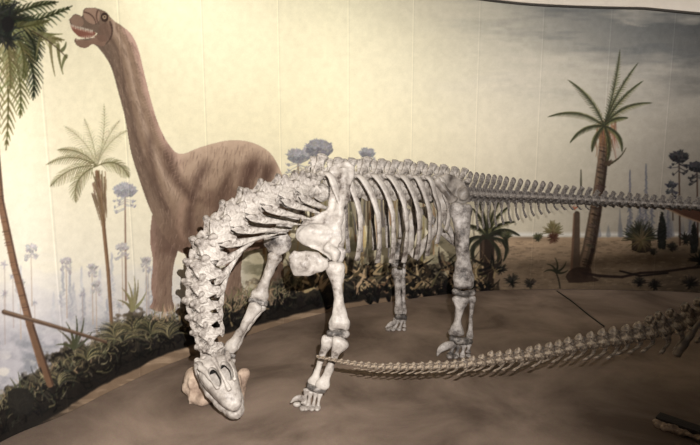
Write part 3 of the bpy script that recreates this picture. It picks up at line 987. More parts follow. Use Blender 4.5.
mural = link('painted_mural', grid_mesh('painted_mural', quads[fid == 0]), M_PAINT)
tag(mural, 'curved wall mural of a prehistoric landscape under a pale sky', 'mural')
for k, (nm, lb) in PID.items():
    q = quads[fid == k]
    if len(q) > 20:
        c = link(nm, grid_mesh(nm, q), M_PAINT, mural)
        if lb: c['label'] = lb
print('mural verts', NS, NZ, NS * NZ)
del CAN, gx, gy, colr, lin, allc

# ==================================================================== the sauropod skeleton
FWD = Vector((-0.785, -0.62, 0)).normalized()
LEFT = Vector((0, 0, 1)).cross(FWD)          # towards the viewer
UP = Vector((0, 0, 1))
BASE = Vector((0.1, 3.6, 0))
skel = empty('sauropod_skeleton', BASE)
tag(skel, 'mounted pale skeleton of a four-legged long-necked dinosaur lowering its head to the floor', 'skeleton')


def part(name, me, mat, parent=None, label=None):
    o = link(name, me, mat, parent or skel, BASE if parent is None else None)
    if label: o['label'] = label
    return o


# ---- vertebra shapes, drawn with the length of one vertebra = 1; x to the head, y left, z dorsal
def cervical(seed):
    r = random.Random(seed); j = lambda a=0.06: r.uniform(-a, a)
    mb = MB()
    mb.tube([(-.58, 0, -.05), (-.3, 0, -.02), (0, 0, .0), (.3, 0, -.02), (.6, 0, -.05)], [.42, .33, .27, .35, .42])
    mb.blob((.62, 0, -.03), (.22, .34, .34))
    for s in (1, -1):
        mb.tube([(-.05, s * .15, .15), (-.1, s * .3, .55 + j()), (-.22 + j(), s * .34, .92 + j())], [(.42, .13), (.30, .11), (.17, .13)], side=(1, 0, 0))
        mb.tube([(-.05, s * .2, .3), (.4, s * .40, .36), (.86, s * .50, .30 + j())], [(.2, .13), (.15, .09), (.2, .1)], side=(0, 0, 1))
        mb.tube([(-.05, s * .2, .45), (-.45, s * .44, .50), (-.80, s * .52, .36 + j())], [(.2, .14), (.15, .1), (.2, .12)], side=(0, 0, 1))
        mb.tube([(.15, s * .2, .1), (.1, s * .6, -.02), (.05, s * .95 + j(), -.22)], [(.42, .09), (.34, .08), (.26, .1)], side=(1, 0, 0))
        mb.tube([(.2, s * .2, -.2), (.2, s * .5, -.38), (.15, s * .86, -.36)], [.15, .11, .13])
        mb.plate([(.75, s * .45, .28), (.2, s * .95, -.15), (-.35, s * .7, .1), (-.75, s * .48, .38), (-.2, s * .12, .62), (.35, s * .15, .5)], (0, s * .6, .8), .09)
        mb.tube([(.72, s * .44, .3), (.1, s * .34, .72), (-.2, s * .33, .9)], [.06, .07, .09], seg=8)
    mb.tube([(-.45, 0, .45), (0, 0, .45), (.45, 0, .38)], [.14, .16, .12])
    return fuse(mb, 'neck_vertebra', .04, 2, .03, .9, seed)


def cerv_rib(seed):
    mb = MB()
    mb.tube([(.66, 0, .02), (.25, .0, 0), (-.3, .02, -.02), (-1.1, .02, .0), (-1.8, 0, .0), (-2.3, 0, .02)], [(.02, .03), (.07, .20), (.10, .18), (.07, .11), (.04, .06), (.015, .02)], side=(0, 1, 0), n=22, seg=12)
    return fuse(mb, 'neck_rib', .035, 2, .012, 1.2, seed)


def dorsal(seed):
    r = random.Random(seed); j = lambda a=0.06: r.uniform(-a, a)
    mb = MB()
    mb.tube([(-.47, 0, 0), (-.25, 0, 0), (0, 0, .03), (.25, 0, 0), (.5, 0, 0)], [.56, .45, .39, .46, .56])
    mb.tube([(0, 0, .2), (0, 0, .8), (0, 0, 1.2)], [(.26, .30), (.18, .2), (.2, .22)], side=(1, 0, 0))
    for s in (1, -1):
        mb.tube([(0, s * .1, 1.0), (-.1, s * .26, 1.5), (-.16 + j(), s * .44 + j(), 2.0 + j(.1))], [(.26, .15), (.24, .15), (.33, .22)], side=(1, 0, 0))
        mb.tube([(0, s * .1, .85), (.02, s * .55, 1.02), (0, s * 1.12, 1.12 + j())], [(.26, .2), (.22, .14), (.26, .2)], side=(1, 0, 0))
        mb.tube([(.05, s * .2, .55), (.1, s * .48, .7)], [.2, .16])
        mb.tube([(.1, s * .1, .85), (.55, s * .26, .95)], [.17, .16])
        mb.tube([(-.1, s * .1, .9), (-.6, s * .24, 1.02)], [.17, .16])
        mb.tube([(.0, s * .9, 1.15), (-.1, s * .6, 1.5), (-.15, s * .42, 1.85)], [.07, .07, .08], seg=8)
    return fuse(mb, 'back_vertebra', .048, 2, .03, .9, seed)


def caudal(seed, spine=1.3, wing=0.7, full=1.0):
    mb = MB()
    mb.tube([(-.46, 0, 0), (-.2, 0, 0), (0, 0, .02), (.2, 0, 0), (.46, 0, 0)], [.47, .37, .33, .37, .47])
    mb.tube([(.02, 0, .2), (-.08, 0, .55), (-.28, 0, .3 + spine * .55), (-.5, 0, .3 + spine)], [(.26, .18), (.22, .13), (.28, .16), (.31, .2)], side=(1, 0, 0))
    for s in (1, -1):
        if wing > 0.15:
            mb.tube([(0, s * .2, .1), (-.06, s * (.3 + wing * .5), .08), (-.12, s * (.3 + wing), .02)], [(.2, .12), (.15, .08), (.1, .07)], side=(1, 0, 0))
        mb.tube([(.1, s * .1, .35), (.62, s * .15, .55)], [.13, .08])
        mb.tube([(-.1, s * .08, .45), (-.5, s * .11, .55)], [.1, .07])
    return fuse(mb, 'tail_vertebra', .042, 2, .03, 1.8, seed)


def chevron(seed, ln=1.2):
    mb = MB()
    for s in (1, -1):
        mb.tube([(.05, s * .18, -.28), (-.04, s * .12, -.52), (-.12, 0, -.75)], [.13, .10, .11], seg=8)
    mb.tube([(-.12, 0, -.7), (-.26, 0, -.4 - ln * .6), (-.72, 0, -.4 - ln)], [(.12, .10), (.12, .08), (.16, .08)], side=(1, 0, 0), seg=10)
    return fuse(mb, 'chevron', .04, 2, .01, 2, seed)


def frame(c, t, left, scale):
    x = t.normalized(); z = x.cross(left).normalized(); y = z.cross(x)
    sx, sy, sz = (scale if hasattr(scale, '__len__') else (scale,) * 3)
    m = Matrix((x * sx, y * sy, z * sz)).transposed().to_4x4()
    m.translation = c
    return m


def put(name, me, mat, mtx, parent, label=None):
    """a part that shares its mesh, set down with a world matrix"""
    o = bpy.data.objects.new(name, me)
    COL.objects.link(o)
    if len(me.materials) == 0: me.materials.append(mat)
    o.parent = parent
    o.matrix_basis = Matrix.Translation(-Vector(parent.location)) @ mtx if parent.parent is None else mtx
    if label: o['label'] = label
    return o


class Spine:
    def __init__(self, pts, n=600):
        self.c = catmull([tuple(P(*p)) for p in pts], n)
        self.px = catmull([(p[0], p[1], 0) for p in pts], n)[:, 0]
        self.s = np.r_[0, np.cumsum(np.linalg.norm(np.diff(self.c, axis=0), axis=1))]

    def at(self, s):
        c = Vector([np.interp(s, self.s, self.c[:, k]) for k in range(3)])
        a = Vector([np.interp(s + .02, self.s, self.c[:, k]) for k in range(3)])
        b = Vector([np.interp(s - .02, self.s, self.c[:, k]) for k in range(3)])
        return c, (b - a).normalized()      # tangent towards the head (s = 0)

    def where(self, px):
        return float(np.interp(px, self.px, self.s))


def yspine(px):
    r = (px - 350) / 500.0
    t = (.31 + 3.25 * r) / (.97 - .81 * r)
    return 3.25 + .81 * t


# ---- neck
neck = Spine([(210, 349, 2.88), (207, 334, 2.86), (203, 312, 2.86), (203, 288, 2.86), (207, 263, 2.87), (217, 240, 2.91), (234, 220, 2.98), (256, 205, 3.06), (282, 195, 3.16), (305, 191, 3.27)])
CV = [cervical(k) for k in (1, 2, 3)]
CR = [cerv_rib(1)]
NN = 13
HEADLEFT = Vector((0.92, -0.38, 0)).normalized()
NL = neck.s[-1]
pos = 0.0
szs = [0.082 + 0.034 * min(1, k / 8) for k in range(NN)]
kk = NL / sum(szs)
for k in range(NN):
    L_ = szs[k] * kk
    c, t = neck.at(pos + L_ / 2); pos += L_
    f = min(1, k / 7)
    left = (HEADLEFT * (1 - f) + LEFT * f).normalized()
    g = 0.140 if k > 5 else (0.090 + 0.009 * k)
    v = put('neck_vertebra', CV[k % 3], M_VERT, frame(c, t, left, (L_ * 1.0, g * 1.02, g)), skel)
    if k >= 1:
        for s in (1, -1):
            ln = (1.0 if k > 4 else 0.66) * (1.15 if k in (7, 8, 9, 10) else 1)
            an = (0, -10, -15, -18, -22, -27, -32, -38, -38, -34, -30, -26, -22)[k]
            m = Matrix.Translation((0.12, s * 0.92, -0.30)) @ Matrix.Rotation(math.radians(4 * s), 4, 'Z') @ Matrix.Rotation(math.radians(an), 4, 'Y') @ Matrix.Diagonal((ln, 1, 1, 1))
            put('neck_rib', CR[0], M_VERT, m, v)

# ---- back
back = Spine([(px, py, yspine(px)) for px, py in ((305, 191), (320, 192), (335, 193), (360, 192), (385, 192), (410, 192), (428, 193), (445, 194), (462, 195))])
DV = [dorsal(k) for k in (11, 12, 13)]
ND = 12
DL = back.s[-1] / ND
dors = []
for k in range(ND):
    c, t = back.at(DL * (k + .5))
    g = 0.115
    v = put('back_vertebra' if k < 9 else 'sacral_vertebra', DV[k % 3], M_TRUNK, frame(c, t, LEFT, (DL, g * 0.92, g * (1.0 if k < 9 else 0.96))), skel)
    dors.append((c, t))

# ---- ribs
def rib_mesh(f, s, reach=1.0):
    """f: length of the rib, s: side, in metres in the frame of its vertebra"""
    pts = [(.0, s * .045, .075), (.0, s * .10, .125), (-.012, s * .165, .10), (-.045, s * .225 * reach, .0), (-.075, s * .255 * reach, -.12 * f), (-.09, s * .262 * reach, -.25 * f), (-.10, s * .25 * reach, -.37 * f), (-.10, s * .235 * reach, -.47 * f)]
    rr = [(.018, .014), (.026, .014), (.027, .013), (.024, .012), (.021, .011), (.019, .011), (.021, .011), (.023, .012)]
    mb = MB(); mb.tube(pts, rr, side=(1, 0, 0), n=34, seg=12, power=2.4)
    me = mb.mesh('rib')
    wobble(me, .0022, 9, int(f * 100) + (5 if s > 0 else 0))
    return me


fr = [0.8, 0.92, 1.0, 1.03, 1.04, 1.02, 1.0, 0.82, 0.6]
for k in range(9):
    c, t = dors[k]
    for s in (1, -1):
        reach = (0.86, 0.92, 0.98, 1, 1, .96, .9, .82, .72)[k]
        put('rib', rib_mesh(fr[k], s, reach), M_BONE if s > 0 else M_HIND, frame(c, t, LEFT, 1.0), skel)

# ---- tail
tail = Spine([(462, 195, yspine(462)), (480, 196, 4.46), (500, 197, 4.62), (530, 198, 4.78), (570, 200, 4.92), (610, 202, 5.0), (650, 204.5, 5.05), (700, 207, 5.06), (760, 212, 4.98), (830, 219, 4.85)])
TV = [caudal(21, 1.2, .8), caudal(22, 1.05, .5), caudal(23, .75, .2)]
CH_ = [chevron(31, 1.5), chevron(32, 1.1), chevron(33, .6)]
pos = 0.0; k = 0
while pos < tail.s[-1] - .06:
    pxh = float(np.interp(pos, tail.s, tail.px))
    L_ = 0.084 if pxh < 500 else 0.09
    c, t = tail.at(pos + L_ / 2); pos += L_
    h = float(np.interp(pxh, [462, 490, 520, 560, 600, 650, 700, 830], [.127, .122, .106, .099, .096, .088, .084, .07]))
    q = 0 if pxh < 545 else (1 if pxh < 585 else 2)
    v = put('tail_vertebra', TV[q], M_TAILV, frame(c, t, LEFT * 0.3 + Vector((0, -1, 0)) * 0.7, (L_, h * .85, h)), skel)
    if k >= 2:
        ln = float(np.interp(pxh, [478, 500, 540, 570, 620, 700], [1.25, 1.15, .72, .62, .5, .5]))
        put('chevron', CH_[min(q, 2)], M_TAILV, Matrix.Diagonal((1, 1, ln, 1)), v)
    k += 1


# ---- plates and long bones placed where they stand
def wp(px, py, Y):
    return tuple(P(px, py, Y))


def plate_bone(name, outline, Yf, th, mat, seed, voxel=.006, extra=None, label=None):
    pts = [P(x, y, Yf(x, y)) for x, y in outline]
    c = sum(pts, Vector()) / len(pts)
    n = Vector((0, 0, 0))
    for i in range(len(pts)):
        n += (pts[i] - c).cross(pts[(i + 1) % len(pts)] - c)
    mb = MB().plate(pts, n, th, c)
    if extra: extra(mb)
    return part(name, fuse(mb, name, voxel, 9, .006, 7, seed), mat, label=label)


def limb(name, a, b, wa, wm, wb, mat, seed, knobs=True, bend=(0, 0, 0), flat=0.8, side=(1, 0, 0), voxel=.0055, label=None, amp=.003):
    """a long bone from a to b; widths in metres at both ends and the shaft"""
    a, b = Vector(a), Vector(b)
    m = (a + b) / 2 + Vector(bend)
    q = lambda t: a * (1 - t) * (1 - t) + (m * 2 - (a + b) / 2) * 2 * t * (1 - t) + b * t * t
    pts = [q(t) for t in (0, .07, .2, .36, .58, .78, .92, 1)]
    ws = [wa * .82, wa, wa * .60 + wm * .3, wm * 1.02, wm * .92, wb * .50 + wm * .36, wb, wb * .84]
    fl = [flat * .8, flat * .78, flat * .85, 1.0, 1.05, flat * .9, flat * .8, flat * .8]
    mb = MB().tube(pts, [(w / 2, w / 2 * f_) for w, f_ in zip(ws, fl)], side=side, n=32, seg=18, power=2.3)
    if knobs:
        sd = Vector(side).normalized()
        ax = (b - a).normalized(); sd = (sd - ax * sd.dot(ax)).normalized()
        for s in (1, -1):
            mb.blob(b + sd * s * wb * .26 - ax * wb * .06, (wb * .23, wb * .27 * flat, wb * .22))
        mb.blob(a - sd * wa * .12 + ax * wa * .08, (wa * .34, wa * .36 * flat, wa * .20))
        # muscle crest beside the upper shaft
        mb.tube([pts[1] + sd * wa * .34, pts[2] + sd * wa * .34, pts[3] + sd * wm * .42], [wa * .12, wa * .09, wa * .04], seg=8)
        # a low ridge down the shaft
        mb.tube([pts[1] - sd * wa * .3 + Vector((0, -.01, 0)), pts[3] - sd * wm * .2 + Vector((0, -wm * .3, 0)), pts[4] + sd * wm * .1 + Vector((0, -wm * .3, 0))], [wa * .1, wm * .16, wm * .06], seg=8)
    return part(name, fuse(mb, name, voxel, 4, amp, 9, seed), mat, label=label)


# near shoulder
def Ysc(x, y):
    return 3.30 - (y - 165) * 0.0022 - (x - 330) * 0.0003 if y < 262 else 3.06


plate_bone('shoulder_blade', [(329, 168), (338, 164), (347, 162), (355, 167), (353, 180), (349, 198), (343, 214), (340, 226), (342, 240), (338, 252), (330, 260), (318, 252), (306, 246), (297, 240), (296, 230), (303, 220), (315, 216), (326, 210), (331, 196), (330, 182)],
           Ysc, .045, M_BONE, 41,
           extra=lambda mb: (mb.tube([wp(343, 168, 3.27), wp(341, 200, 3.205), (wp(333, 228, 3.15))], [(.04, .02), (.035, .028), (.05, .02)], side=(1, 0, 0)),
                             mb.blob(wp(317, 236, 3.135), (.12, .03, .085)), mb.tube([wp(326, 246, 3.11), wp(338, 256, 3.09)], [.035, .04])))
plate_bone('coracoid', [(289, 256), (294, 250), (306, 250), (318, 254), (327, 260), (329, 267), (322, 272), (308, 276), (294, 275), (289, 268)],
           lambda x, y: 3.04, .05, M_BONE, 42, extra=lambda mb: mb.blob(wp(302, 263, 3.03), (.07, .035, .06)))
# far shoulder
plate_bone('coracoid', [(264, 234), (272, 228), (284, 229), (291, 238), (289, 250), (280, 256), (269, 254), (263, 245)], lambda x, y: 3.42, .05, M_HIND, 43,
           extra=lambda mb: mb.blob(wp(277, 242, 3.41), (.08, .035, .08)))
plate_bone('shoulder_blade', [(300, 172), (310, 166), (316, 172), (312, 195), (302, 215), (288, 232), (274, 230), (282, 215), (294, 200)], lambda x, y: 3.52, .04, M_HIND, 44)
plate_bone('sternal_plate', [(328, 252), (336, 247), (345, 250), (344, 262), (334, 266), (326, 260)], lambda x, y: 3.16, .04, M_HIND, 45)

# near foreleg
limb('humerus', wp(334, 264, 3.09), wp(339, 328, 3.03), .13, .072, .14, M_BONE, 51, side=(1, -.1, 0), bend=(.012, 0, 0))
limb('ulna', wp(329, 336, 3.04), wp(312, 386, 3.0), .092, .048, .074, M_BONE, 52, False)
limb('radius', wp(342, 339, 3.00), wp(321, 388, 2.97), .118, .052, .092, M_BONE, 53, False)
part('elbow_joint', fuse(MB().tube([wp(327, 333, 3.02), wp(348, 334, 3.0)], [.022, .024]).blob(wp(345, 334, 3.0), .026), 'elbow_joint', .006, 3, .003, 9, 3), M_DARK, label='dark grey elbow pad')
part('wrist_joint', fuse(MB().tube([wp(308, 385, 3.0), wp(315, 389, 2.97), wp(325, 390, 2.98)], [.016, .021, .018]), 'wrist_joint', .005, 3, .003, 9, 4), M_DARK, label='dark grey wrist bone')


def hand(tops, tips, Yt, Yb, w, mat, claw=None, name='hand_bone', toe='toe_bone', seed=0):
    for i, ((ax, ay), (bx, by)) in enumerate(zip(tops, tips)):
        yb = Yb + i * .0
        a, b = P(ax, ay, Yt), P(bx, by, yb)
        ww = w * (1 - .06 * i)
        limb(name, a, a + (b - a) * .80, ww * 1.15, ww * .62, ww * 1.1, mat, seed + i, False, voxel=.004, flat=.9, amp=.001)
        d = (b - a).normalized()
        tip = Vector((b.x, b.y - .012, max(b.z, ww * .34)))
        me = MB().blob(tip, (ww * .52, ww * .66, ww * .36)).mesh(toe)
        wobble(me, .002, 18, i); part(toe, me, mat)


def claw_bone(pts, r, mat, seed):
    me = MB().tube(pts, [(r * .8, r * .6), (r, r * .7), (r * .75, r * .5), (r * .15, r * .1)], side=(0, 0, 1), n=16).mesh('claw')
    part('claw', me, mat)


hand([(307, 389), (311, 391), (316, 392), (320, 393)], [(303, 408), (307, 411), (312, 413), (317, 413)], 2.99, 2.965, .043, M_BONE, seed=61)
claw_bone([wp(305, 399, 2.97), wp(300, 398, 2.96), wp(295, 399, 2.95), wp(290.5, 403, 2.94)], .021, M_BONE, 1)
part('toe_bone', MB().blob(G(297, 407) + Vector((0, 0, .018)), (.026, .02, .017)).mesh('toe_bone'), M_BONE)

# far foreleg
limb('humerus', wp(276, 254, 3.42), wp(259, 298, 3.39), .105, .07, .12, M_BONE, 54, side=(1, .2, .3))
limb('radius', wp(257, 304, 3.37), wp(229, 351, 3.30), .105, .062, .10, M_BONE, 55, False, side=(1, 0, .5))
limb('ulna', wp(263, 304, 3.40), wp(233, 350, 3.33), .07, .04, .06, M_BONE, 56, False)
part('elbow_joint', fuse(MB().tube([wp(249, 299, 3.37), wp(267, 304, 3.39)], [.024, .024]), 'elbow_joint', .006, 3, .003, 9, 5), M_DARK, label='dark grey elbow pad')
part('wrist_joint', fuse(MB().tube([wp(221, 352, 3.29), wp(235, 357, 3.31)], [.022, .022]), 'wrist_joint', .005, 3, .003, 9, 6), M_DARK, label='dark grey wrist bone')
hand([(223, 357), (227, 358), (231, 359), (234, 359)], [(213, 383), (217, 385), (222, 386), (227, 385)], 3.30, 3.30, .034, M_BONE, seed=71)

# pelvis
plate_bone('ilium', [(430, 190), (432, 182), (438, 177), (447, 175), (456, 177), (464, 182), (469, 192), (469, 202), (463, 207), (458, 203), (452, 200), (447, 204), (444, 212), (438, 212), (434, 202)],
           lambda x, y: 3.93 + (x - 430) * .003, .05, M_TRUNK, 46,
           extra=lambda mb: (mb.tube([wp(436, 180, 3.9), wp(445, 190, 3.89), wp(453, 201, 3.9)], [.035, .034, .04]), mb.blob(wp(463, 194, 3.98), (.05, .045, .06))))
plate_bone('ilium', [(402, 192), (405, 182), (416, 178), (430, 180), (438, 190), (436, 202), (428, 206), (418, 202), (410, 208), (404, 202)], lambda x, y: 4.34, .05, M_HIND, 47)
for nm, pts, r, mt, sd in (('pubis', [(443, 210, 3.96), (438, 224, 3.98), (428, 240, 4.0), (413, 257, 4.02)], [(.05, .03), (.03, .022), (.032, .02), (.05, .026)], M_BONE, 81),
                           ('pubis', [(418, 208, 4.28), (414, 222, 4.24), (409, 238, 4.2), (406, 254, 4.14)], [(.06, .03), (.055, .022), (.055, .02), (.05, .026)], M_BONE, 82),
                           ('ischium', [(443, 212, 4.02), (447, 224, 4.06), (452, 234, 4.1), (458, 244, 4.13)], [(.045, .03), (.026, .02), (.028, .02), (.04, .025)], M_HIND, 83),
                           ('ischium', [(424, 208, 4.3), (434, 222, 4.27), (444, 234, 4.22), (455, 243, 4.17)], [(.045, .03), (.026, .02), (.028, .02), (.04, .025)], M_HIND, 84)):
    part(nm, fuse(MB().tube([wp(*q) for q in pts], r, side=(1, 0, 0), n=20), nm, .006, 3, .003, 8, sd), mt)

# near hind leg
limb('femur', wp(461, 205, 3.87), wp(464, 286, 3.82), .18, .112, .175, M_HIND, 57, side=(1, .1, 0))
part('knee_joint', fuse(MB().tube([wp(453, 291, 3.80), wp(463, 294, 3.79), wp(474, 292, 3.82)], [.026, .024, .026]), 'knee_joint', .006, 3, .004, 9, 7), M_DARK, label='dark grey knee pad')
limb('tibia', wp(461, 297, 3.82), wp(456, 335, 3.80), .14, .060, .13, M_HIND, 58, False)
limb('fibula', wp(472, 296, 3.84), wp(470, 339, 3.81), .07, .036, .064, M_HIND, 59, False)
part('ankle_joint', fuse(MB().tube([wp(450, 338, 3.79), wp(461, 341, 3.78), wp(471, 341, 3.81)], [.026, .03, .026]), 'ankle_joint', .006, 3, .003, 9, 8), M_DARK, label='dark grey ankle bone')
hand([(455, 344), (459, 345), (464, 345), (469, 344)], [(449, 357), (455, 359), (462, 358), (468, 355)], 3.80, 3.77, .05, M_HIND, name='foot_bone', seed=91)
claw_bone([wp(453, 344, 3.77), wp(446, 346, 3.75), wp(440, 350, 3.73), wp(437, 356, 3.72)], .034, M_HIND, 2)

# far hind leg
limb('femur', wp(407, 210, 4.35), wp(399, 258, 4.38), .135, .09, .14, M_HIND, 60, side=(1, .1, 0))
part('knee_joint', fuse(MB().tube([wp(392, 263, 4.36), wp(405, 264, 4.36)], [.036, .036]), 'knee_joint', .006, 3, .004, 9, 9), M_DARK, label='dark grey knee pad')
limb('tibia', wp(397, 268, 4.40), wp(399, 314, 4.42), .11, .062, .085, M_HIND, 62, False)
limb('fibula', wp(403, 268, 4.42), wp(404, 314, 4.44), .055, .036, .05, M_HIND, 63, False)
part('ankle_joint', fuse(MB().tube([wp(396, 317, 4.40), wp(406, 317, 4.41)], [.028, .028]), 'ankle_joint', .006, 3, .003, 9, 10), M_DARK, label='dark grey ankle bone')
hand([(396, 319), (399, 320), (402, 320), (405, 319)], [(388, 329), (393, 331), (399, 331), (404, 329)], 4.41, 4.39, .046, M_HIND, name='foot_bone', seed=95)
claw_bone([wp(395, 322, 4.36), wp(391, 324, 4.34), wp(388, 326, 4.32), wp(385.5, 327.5, 4.31)], .024, M_HIND, 3)

# ---- skull: x from occiput to snout, y left, z dorsal, metres
def skull_mesh():
    mb = MB()
    mb.tube([(0, 0, 0), (.05, 0, .0), (.12, 0, .0), (.2, 0, -.004), (.28, 0, -.012), (.35, 0, -.022), (.395, 0, -.032), (.42, 0, -.038)],
            [(.055, .05), (.092, .072), (.104, .082), (.098, .080), (.080, .070), (.062, .056), (.046, .042), (.028, .028)], side=(0, 1, 0), n=40, seg=28, power=2.5)
    for s in (1, -1):
        mb.tube([(.03, s * .075, .055), (.09, s * .085, .068), (.15, s * .072, .078), (.22, s * .062, .078), (.30, s * .05, .06)], [.018, .018, .016, .014, .012], seg=10)
        mb.tube([(.01, s * .072, .03), (.01, s * .084, -.04), (.03, s * .085, -.085)], [.018, .014, .018], seg=10)
    mb.tube([(.1, 0, .085), (.18, 0, .088), (.27, 0, .074), (.34, 0, .05)], [.016, .009, .010, .014], seg=10)
    mb.blob((0, 0, .03), (.03, .05, .04))
    cut = MB()
    for s in (1, -1):
        cut.blob((.215, s * .037, .070), (.076, .029, .050))
        cut.blob((.082, s * .088, .040), (.038, .034, .050))
        cut.blob((.035, s * .1, -.01), (.020, .04, .045))
        cut.blob((.16, s * .112, -.008), (.02, .03, .022))
        cut.blob((.045, s * .04, .085), (.02, .022, .03))
    cut.tube([(.035, 0, -.01), (.12, 0, -.012), (.22, 0, -.016), (.33, 0, -.026)], [(.06, .045), (.084, .060), (.078, .058), (.05, .038)], side=(0, 1, 0), n=20, seg=20)
    cm = evaluate(cut.mesh('cut'), [('REMESH', dict(mode='VOXEL', voxel_size=.004))], 'cut')
    return fuse(mb, 'skull', .0033, 2, .0014, 10, 5, cutter=cm)


def jaw_mesh():
    mb = MB()
    for s in (1, -1):
        mb.tube([(.02, s * .086, -.115), (.1, s * .088, -.122), (.2, s * .084, -.115), (.29, s * .070, -.103), (.36, s * .052, -.100), (.418, s * .027, -.096), (.436, 0, -.094)],
                [(.012, .02), (.014, .032), (.014, .026), (.014, .024), (.016, .026), (.018, .028), (.02, .028)], side=(0, 1, 0), n=34, seg=12)
        mb.tube([(.06, s * .086, -.11), (.05, s * .084, -.075)], [.016, .012], seg=8)
    return fuse(mb, 'lower_jaw', .004, 3, .002, 14, 6)


so = P(208, 353, 2.93)
tipp = P(235.5, 402, 2.67)
ax = (tipp - so).normalized()
lf = Vector((0.66, 0.66, 0.36)).normalized()
sc_ = (tipp - so).length / .42
sk_m = frame(so, ax, lf, (sc_, sc_ * 1.12, sc_ * 1.1))
# turn the frame so that the top of the head looks at the viewer
up_ = ax.cross(lf)
if up_.y > 0:
    lf = -lf; sk_m = frame(so, ax, lf, (sc_, sc_ * 1.12, sc_ * 1.1))
skull = put('skull', skull_mesh(), M_BONE, sk_m @ Matrix.Translation((0, 0, -.03)), skel)
put('lower_jaw', jaw_mesh(), M_BONE, Matrix.Translation((0, 0, .004)), skull)
put('skull_shade_core', fuse(MB().tube([(.02, 0, 0), (.06, 0, .0), (.115, 0, -.01)], [(.06, .045), (.078, .050), (.068, .035)], side=(0, 1, 0), n=14, seg=16), 'skull_shade_core', .005, 2, .003, 9, 8), M_SKULL_SHADE, Matrix.Identity(4), skull, 'dark core standing in for the shade inside the skull openings')  # added dark core: colours the depth shade seen through the skull openings

# ==================================================================== the other tail in the foreground
TB = Vector((2.6, 2.95, 0))
ft = empty('tail_skeleton', TB)
tag(ft, 'brown mounted dinosaur tail reaching in from the right above the floor', 'skeleton')
fts = Spine([(317, 357, 2.84), (330, 359.5, 2.845), (350, 363.5, 2.86), (380, 367, 2.88), (420, 367, 2.91), (460, 365, 2.94), (500, 360, 2.97), (540, 354.5, 3.0), (580, 346, 3.03), (620, 339, 3.05), (660, 330, 3.05), (700, 317, 3.04), (750, 298, 3.0), (800, 287, 2.95), (850, 279, 2.9)])
FV = [caudal(123, .35, .15), caudal(124, .55, .45), caudal(125, .8, .9)]
rj = random.Random(3)
FC = [chevron(134, 1.1), chevron(135, 1.7)]
pos = 0.0; k = 0
while pos < fts.s[-1] - .05:
    pxh = float(np.interp(pos, fts.s, fts.px))
    L_ = float(np.interp(pxh, [317, 360, 420, 500, 600, 700, 850], [.034, .044, .051, .062, .076, .084, .09]))
    c, t = fts.at(pos + L_ / 2); pos += L_
    h = float(np.interp(pxh, [317, 345, 400, 480, 560, 620, 700, 850], [.014, .026, .040, .054, .070, .088, .106, .115]))
    q = 0 if pxh < 470 else (1 if pxh < 640 else 2)
    # this tail points left: its head end lies to the right
    v = put('tail_vertebra', FV[q], M_BROWN, frame(c, (-t + Vector((0, 0, rj.uniform(-.12, .12)))).normalized(), Vector((-0.1 + rj.uniform(-.2, .2), 1, rj.uniform(-.2, .2))), (L_ * 1.06, h * 1.05, h * rj.uniform(.93, 1.12))), ft)
    if pxh > 356:
        ln = float(np.interp(pxh, [345, 380, 440, 520, 600, 660, 720], [.5, .6, .66, .72, 0.58, 0.68, .85]))
        put('chevron', FC[0 if pxh < 590 else 1], M_BROWN, Matrix.Diagonal((1.6, 1, ln, 1)), v)
    k += 1


def fpart(name, me, mat, label=None):
    o = link(name, me, mat, ft, TB)
    if label: o['label'] = label
    return o


fpart('ischium', fuse(MB().tube([wp(730, 292, 2.98), wp(712, 308, 2.96), wp(694, 330, 2.94), wp(676, 355, 2.92)], [(.04, .03), (.022, .018), (.02, .016), (.03, .024)], side=(1, 0, 0), n=20), 'ischium', .006, 3, .003, 9, 7), M_BROWN)
pst = P(800, 290, 2.95)
fpart('stand', MB().tube([(pst.x, pst.y, 0.01), (pst.x, pst.y, pst.z - .04)], [.016, .016], seg=14, n=4).tube([(pst.x, pst.y, 0), (pst.x, pst.y, .012)], [.13, .13], seg=28, n=3).mesh('stand'), M_STEEL, 'black steel post')

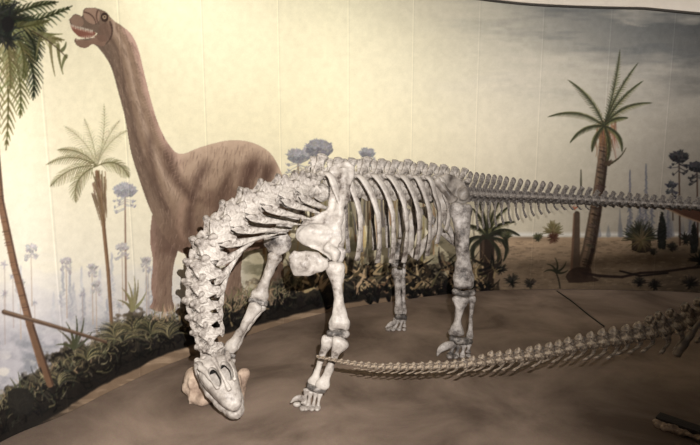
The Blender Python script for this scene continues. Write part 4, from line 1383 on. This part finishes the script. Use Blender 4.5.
# ==================================================================== small things
mb = MB()
rc = G(214, 398)
mb.tube([rc + Vector((-.15, .0, .06)), rc + Vector((0, .02, .06)), rc + Vector((.17, .03, .06))], [(.10, .08), (.07, .09), (.11, .08)], side=(0, 0, 1), power=4)
mb.blob(rc + Vector((-.12, .02, .13)), (.06, .06, .08)).blob(rc + Vector((.18, .03, .13)), (.05, .05, .07)).blob(rc + Vector((-.03, -.05, .03)), (.13, .06, .04))
me = fuse(mb, 'floor_rock', .007, 1, .016, 5.5, 9)
co = np.empty(len(me.vertices) * 3); me.vertices.foreach_get('co', co); co = co.reshape(-1, 3); co[:, 2] = np.maximum(co[:, 2], 0.0); me.vertices.foreach_set('co', co.ravel()); me.update()
rock = link('floor_rock', me, M_ROCK)
tag(rock, 'pinkish tan rock on the floor behind the lowered skull', 'rock')

a, b = G(655, 424), G(725, 449)
d = (b - a).normalized(); n_ = Vector((-d.y, d.x, 0))
top_ = .045
mb = MB()
for off0, off1, zt in ((0.0, .085, .045),):
    mb.add([a + n_ * off0, b + n_ * off0, b + n_ * off1, a + n_ * off1,
            a + n_ * off0 + UP * zt, b + n_ * off0 + UP * zt, b + n_ * off1 + UP * zt, a + n_ * off1 + UP * zt],
           [(0, 1, 2, 3), (4, 5, 6, 7), (0, 1, 5, 4), (1, 2, 6, 5), (2, 3, 7, 6), (3, 0, 4, 7)])
slab = link('low_slab', mb.mesh('low_slab', False), M_SLAB)
tag(slab, 'low dark slab with broken stone edge on the floor, lower right corner', 'slab')
mb = MB()
r = random.Random(4)
for k in range(26):
    t = .02 + k / 27
    q = a + (b - a) * t - n_ * (.012 + .012 * r.random())
    mb.blob(q + UP * .018, (.022 + .02 * r.random(), .014, .014 + .008 * r.random()), nu=9, nv=6)
me = fuse(mb, 'stone_edge', .005, 1, .005, 14, 3)
link('stone_edge', me, M_CHIP, slab)['label'] = 'rough paler stone edge'

cb = [G(557, 291.5), G(572, 302), G(588, 315), G(604, 327)]
mb = MB().tube([tuple(q + UP * .007) for q in cb], [.007] * 4, seg=8, n=20)  # thin tube drawn as a dark line across the floor
tag(link('floor_line', mb.mesh('floor_line'), M_STEEL), 'thin black line lying across the floor from the mural foot', 'cable')
